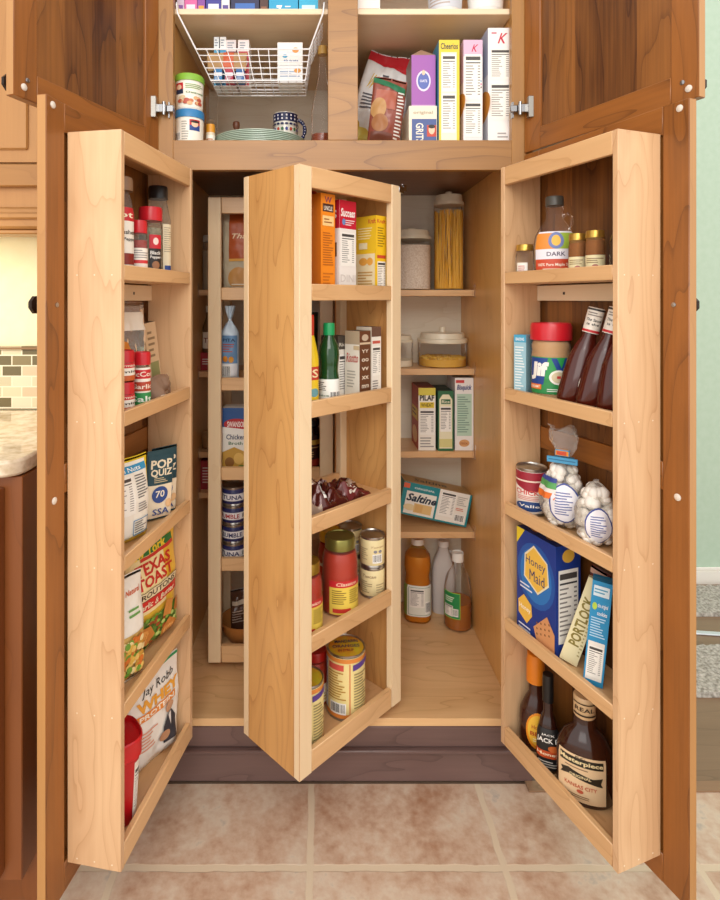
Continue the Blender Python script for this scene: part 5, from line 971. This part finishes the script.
for i, (x0, c) in enumerate(((213, '2c7cb8'), (224, 'b8304c'), (235, '3068a8'))):
    carton('snack_packet', ['blue', 'crimson', 'dark blue'][i]+' striped snack packet lying low at the front of the wire basket', 'packet', kb(x0+1, x0+9, 69, .064, .03), .03, c, [('r', 0, .4, 1, .7, 'e8e8f0'), ('l', .1, .1, .9, .35, 3, 'd8e4f0')], cols={'t': c})
pk = kb(278, 302, 66, .075, .08); carton('tea_box', 'white printed tissue box, lower of the two at the right of the wire basket', 'box', (pk[0], 0, .066, .044), .08, 'eef0f0', [('l', .1, .3, .9, .7, 3, '8aa0c0'), ('e', .8, .7, .14, .14, 'e09a3c')])
carton('tea_box', 'white printed tissue box standing on the lower one at the right of the wire basket', 'box', ((pk[0][0], pk[0][1], zk+.045), 0, .066, .060), .08, 'f1efea', [('r', .35, .55, .95, .6, 'd8dce4'), ('e', .72, .66, .13, .12, 'e0933c'), ('e', .3, .4, .1, .08, '4aa8d0'), ('t', .55, .2, .6, .12, 'tissues', '4a6aa0', {'shear': .3})], cols={'t': 'e8e2d4'})
# top shelf, left
z = EYE+.738
for x0, x1, yt, c, c2, la in ((177, 184, -20, 'd8c8dc', '8a5ca8', 'pale lilac box at the left end of the top shelf'), (184.5, 197, -22, 'd868a4', 'f0e0ec', 'pink and white box on the top shelf'), (197.5, 205, -18, '8a4ca0', 'f4a03c', 'slim purple and orange box on the top shelf'),
        (206, 221, -24, '3c3c94', 'e8e8f4', 'indigo box with white lettering on the top shelf'), (221.5, 229.5, -20, 'e8e0e4', '5c4c94', 'slim white and violet box on the top shelf'), (231, 259, -26, '24244c', '3c6cb8', 'broad dark navy box on the top shelf'), (260, 268, -15, '4c2c24', '8a5a3c', 'slim dark brown box on the top shelf'),
        (269, 298, -20, '24a0cc', 'f0f6f8', 'bright blue box with a white Z on the top shelf'), (299, 318, -20, '2cacd4', 'c8e8f0', 'plain bright cyan box at the right end of the left top shelf')):
    zz_b = S(FUC, z, x0, x1, yt, .060, 0, .12)
    carton('storage_box', la, 'box', zz_b, .12, c, [('r', .15, .02, .85, .3, c2)] if 'Z' not in la else [('t', .35, .17, .22, .25, 'Z', 'f4f8fa', {'bold': .06}), ('l', .55, .05, .9, .3, 3, 'e0f0f4')])

# ================================================================== UPPER CABINET, RIGHT
z = UPZ
bag('chips_bag', 'large white chip bag with a red top in the upper right cabinet', S(FUC, z, 342, 400, 40, .218, 0, 0), .06, C('e6e6e6', .25),
    [('p', [(0, .9), (.5, .86), (1, .76), (1, .99), (0, .99)], 'c02430'), ('t', .2, .68, .12, .16, 'W', 'd8b43c', {'rot': -20}), ('l', .1, .38, .6, .56, 5, '5a5a62'), ('l', .36, .6, .48, .78, 4, '5a5a62'), ('e', .2, .1, .2, .12, 'd8c45c'), ('e', .1, .2, .08, .08, 'c8a83c')], top=.25, crumple=.009, seed=101, roll=G(14), sag=.5, pinch=.2, H=.295)
bag('coffee_bag', 'brown and green snack bag in front of the white chip bag', S(FUC, z, 366, 400, 80, .055, G(4), 0), .035, C('8c4a3c', .25),
    [('p', [(0, .9), (1, .74), (1, .86), (0, .99)], '1c6a44'), ('r', .1, .5, .7, .78, 'a85a44'), ('e', .22, .5, .22, .16, 'b88a54'), ('e', .3, .28, .24, .14, '9a6438'), ('l', .74, .05, .98, .8, 14, 'd8d4cc'), ('r', .06, .02, .7, .14, '6a3a2c')], top=.3, crumple=.006, seed=103, roll=G(7))
carton('grits_box', 'cream and blue grits box under the purple packet', 'box', S(FUC, z, 409, 437, 106, .04, 0, .13), .13, 'ece2cc', [('r', .1, 0, .98, .66, '4a5c94'), ('t', .36, .3, .42, .2, 'GRITS', 'f0ead8', {'rot': -90, 'bold': .03}) if False else ('t', .38, .3, .7, .2, 'GRITS', 'f0ead8', {'rot': -90, 'bold': .02}), ('r', .64, .2, .98, .5, 'c8442c'), ('e', .81, .38, .11, .12, 'ecc8a8'), ('e', .81, .46, .12, .05, '2a2420'), ('t', .5, .82, .7, .1, 'original', 'b8a88c')], cols={'t': 'd8ccb4'})
zg = ztop(106, FUC.at(0, .04))+.0008
p1 = S(FUC, zg, 411.5, 435.5, 55, .05, 0, .09)
t = thing('oats_pouch', 'purple box with a gusseted paper top standing on the grits box', 'box', (p1[0][0], p1[0][1], zg), p1[1]); w_, h, d = p1[2], p1[3], .09
b = MB(); b.box(-w_/2, w_/2, -d/2, d/2, 0, h, 'a15cae', mats=[None, None, None, C('8a7a74'), C('a08c78'), None]); prints(b, w_, h, lambda x, y, l: (x-w_/2, -d/2-l, y), [('e', .5, .5, .3, .2, 'e0d8ec'), ('e', .5, .5, .24, .16, '5c6cb4'), ('t', .5, .5, .3, .05, 'OATS', 'f0ecf4'), ('r', 0, 0, 1, .04, 'c8a0c8'), ('e', .5, .66, .07, .05, 'e8c8a8')]); b.build('box', t)
b = MB(); bm = b.bm; vs = [bm.verts.new(q) for q in ((-w_/2, -d/2, h), (w_/2, -d/2, h), (w_/2, d/2, h), (-w_/2, d/2, h), (-w_*.02, -d*.2, h+.025), (w_*.02, d*.2, h+.022))]
for q in ((0, 1, 4), (1, 2, 5, 4), (2, 3, 5), (3, 0, 4, 5)): bm.faces.new([vs[i] for i in q]).material_index = b.mi(C('a4826a', .6))
b.build('folded_top', t)
NP = [('n', .06, .42, .94, .86), ('n', .06, .06, .94, .4)]
carton('cereal_box', 'yellow-edged cereal box reading Cheerios in the upper right cabinet', 'box', S(FUC, z, 439, 459.5, 40, .03, 0, .2), .2, 'edcf3c', [('r', .1, .03, .86, .88, 'f0ead2'), ('t', .5, .94, .84, .06, 'Cheerios', '3a3c3c', {'bold': .02}), ('n', .14, .5, .82, .86), ('n', .14, .1, .82, .48)], left=[('r', .3, 0, 1, 1, '4a94b4')], cols={'l': 'd8b82c'})
carton('cereal_box', 'pale pink cereal box with a red K, between the yellow and the tall white boxes', 'box', S(FUC, z, 463.5, 482.5, 40, .03, 0, .2), .2, 'eee6e4', [('r', 0, .84, 1, 1, 'dcb8d0'), ('t', .6, .92, .36, .07, 'K', 'c8204c', {'shear': .4})]+NP+[('e', .92, .6, .03, .01, '24a0c8'), ('e', .92, .57, .03, .01, 'd83c8c'), ('e', .92, .54, .03, .01, '222222')], left=[('e', .7, .4, .4, .12, 'd8963c'), ('r', 0, .6, 1, 1, 'd8b4cc')], cols={'l': 'e8d8e0'})
carton('cereal_box', 'tall white cereal box with a red K beside the right face frame', 'box', S(FUC, z, 488, 511.5, 28, .03, 0, .2), .2, 'f3efec', [('t', .62, .91, .42, .09, 'K', 'c8203c', {'shear': .4}), ('l', .15, .94, .5, .97, 1, 'c86a7c')]+[('n', .1, .55, .94, .82), ('n', .1, .2, .94, .52), ('l', .4, .04, .9, .1, 2, 'a8a4a0')], left=[('e', .7, .35, .4, .14, 'd8963c'), ('r', 0, .6, 1, 1, 'b0b8d0')], cols={'l': 'd8dce6'})
z = EYE+.738
carton('storage_box', 'white box with an orange band on the right-hand top shelf', 'box', S(FUC, z, 357.5, 380, -20, .05, 0, .1), .1, 'f0ece4', [('r', .05, .04, .95, .16, 'e88c3c'), ('l', .1, .07, .9, .13, 1, 'f8e8d0')])
for x0, x1, la, c in ((427, 464, 'white and pale grey tub, left of the two on the right-hand top shelf', 'd0d4dc'), (467, 505, 'plain white tub, right of the two on the right-hand top shelf', 'ecebe8')):
    jar('plastic_tub', la, 'tub', R_(FUC, z, x0, x1-1, -22, .07), C('efeeea', .35), C('e8e6e0', .4), None, [(.84, 0), (.88, .03), (1, 1)], .16, [('l', .1, .1, .9, .5, 3, 'b8a8a0')] if c == 'd0d4dc' else [], (.1, .8), 2.6, labc=c, lidR=1.04)
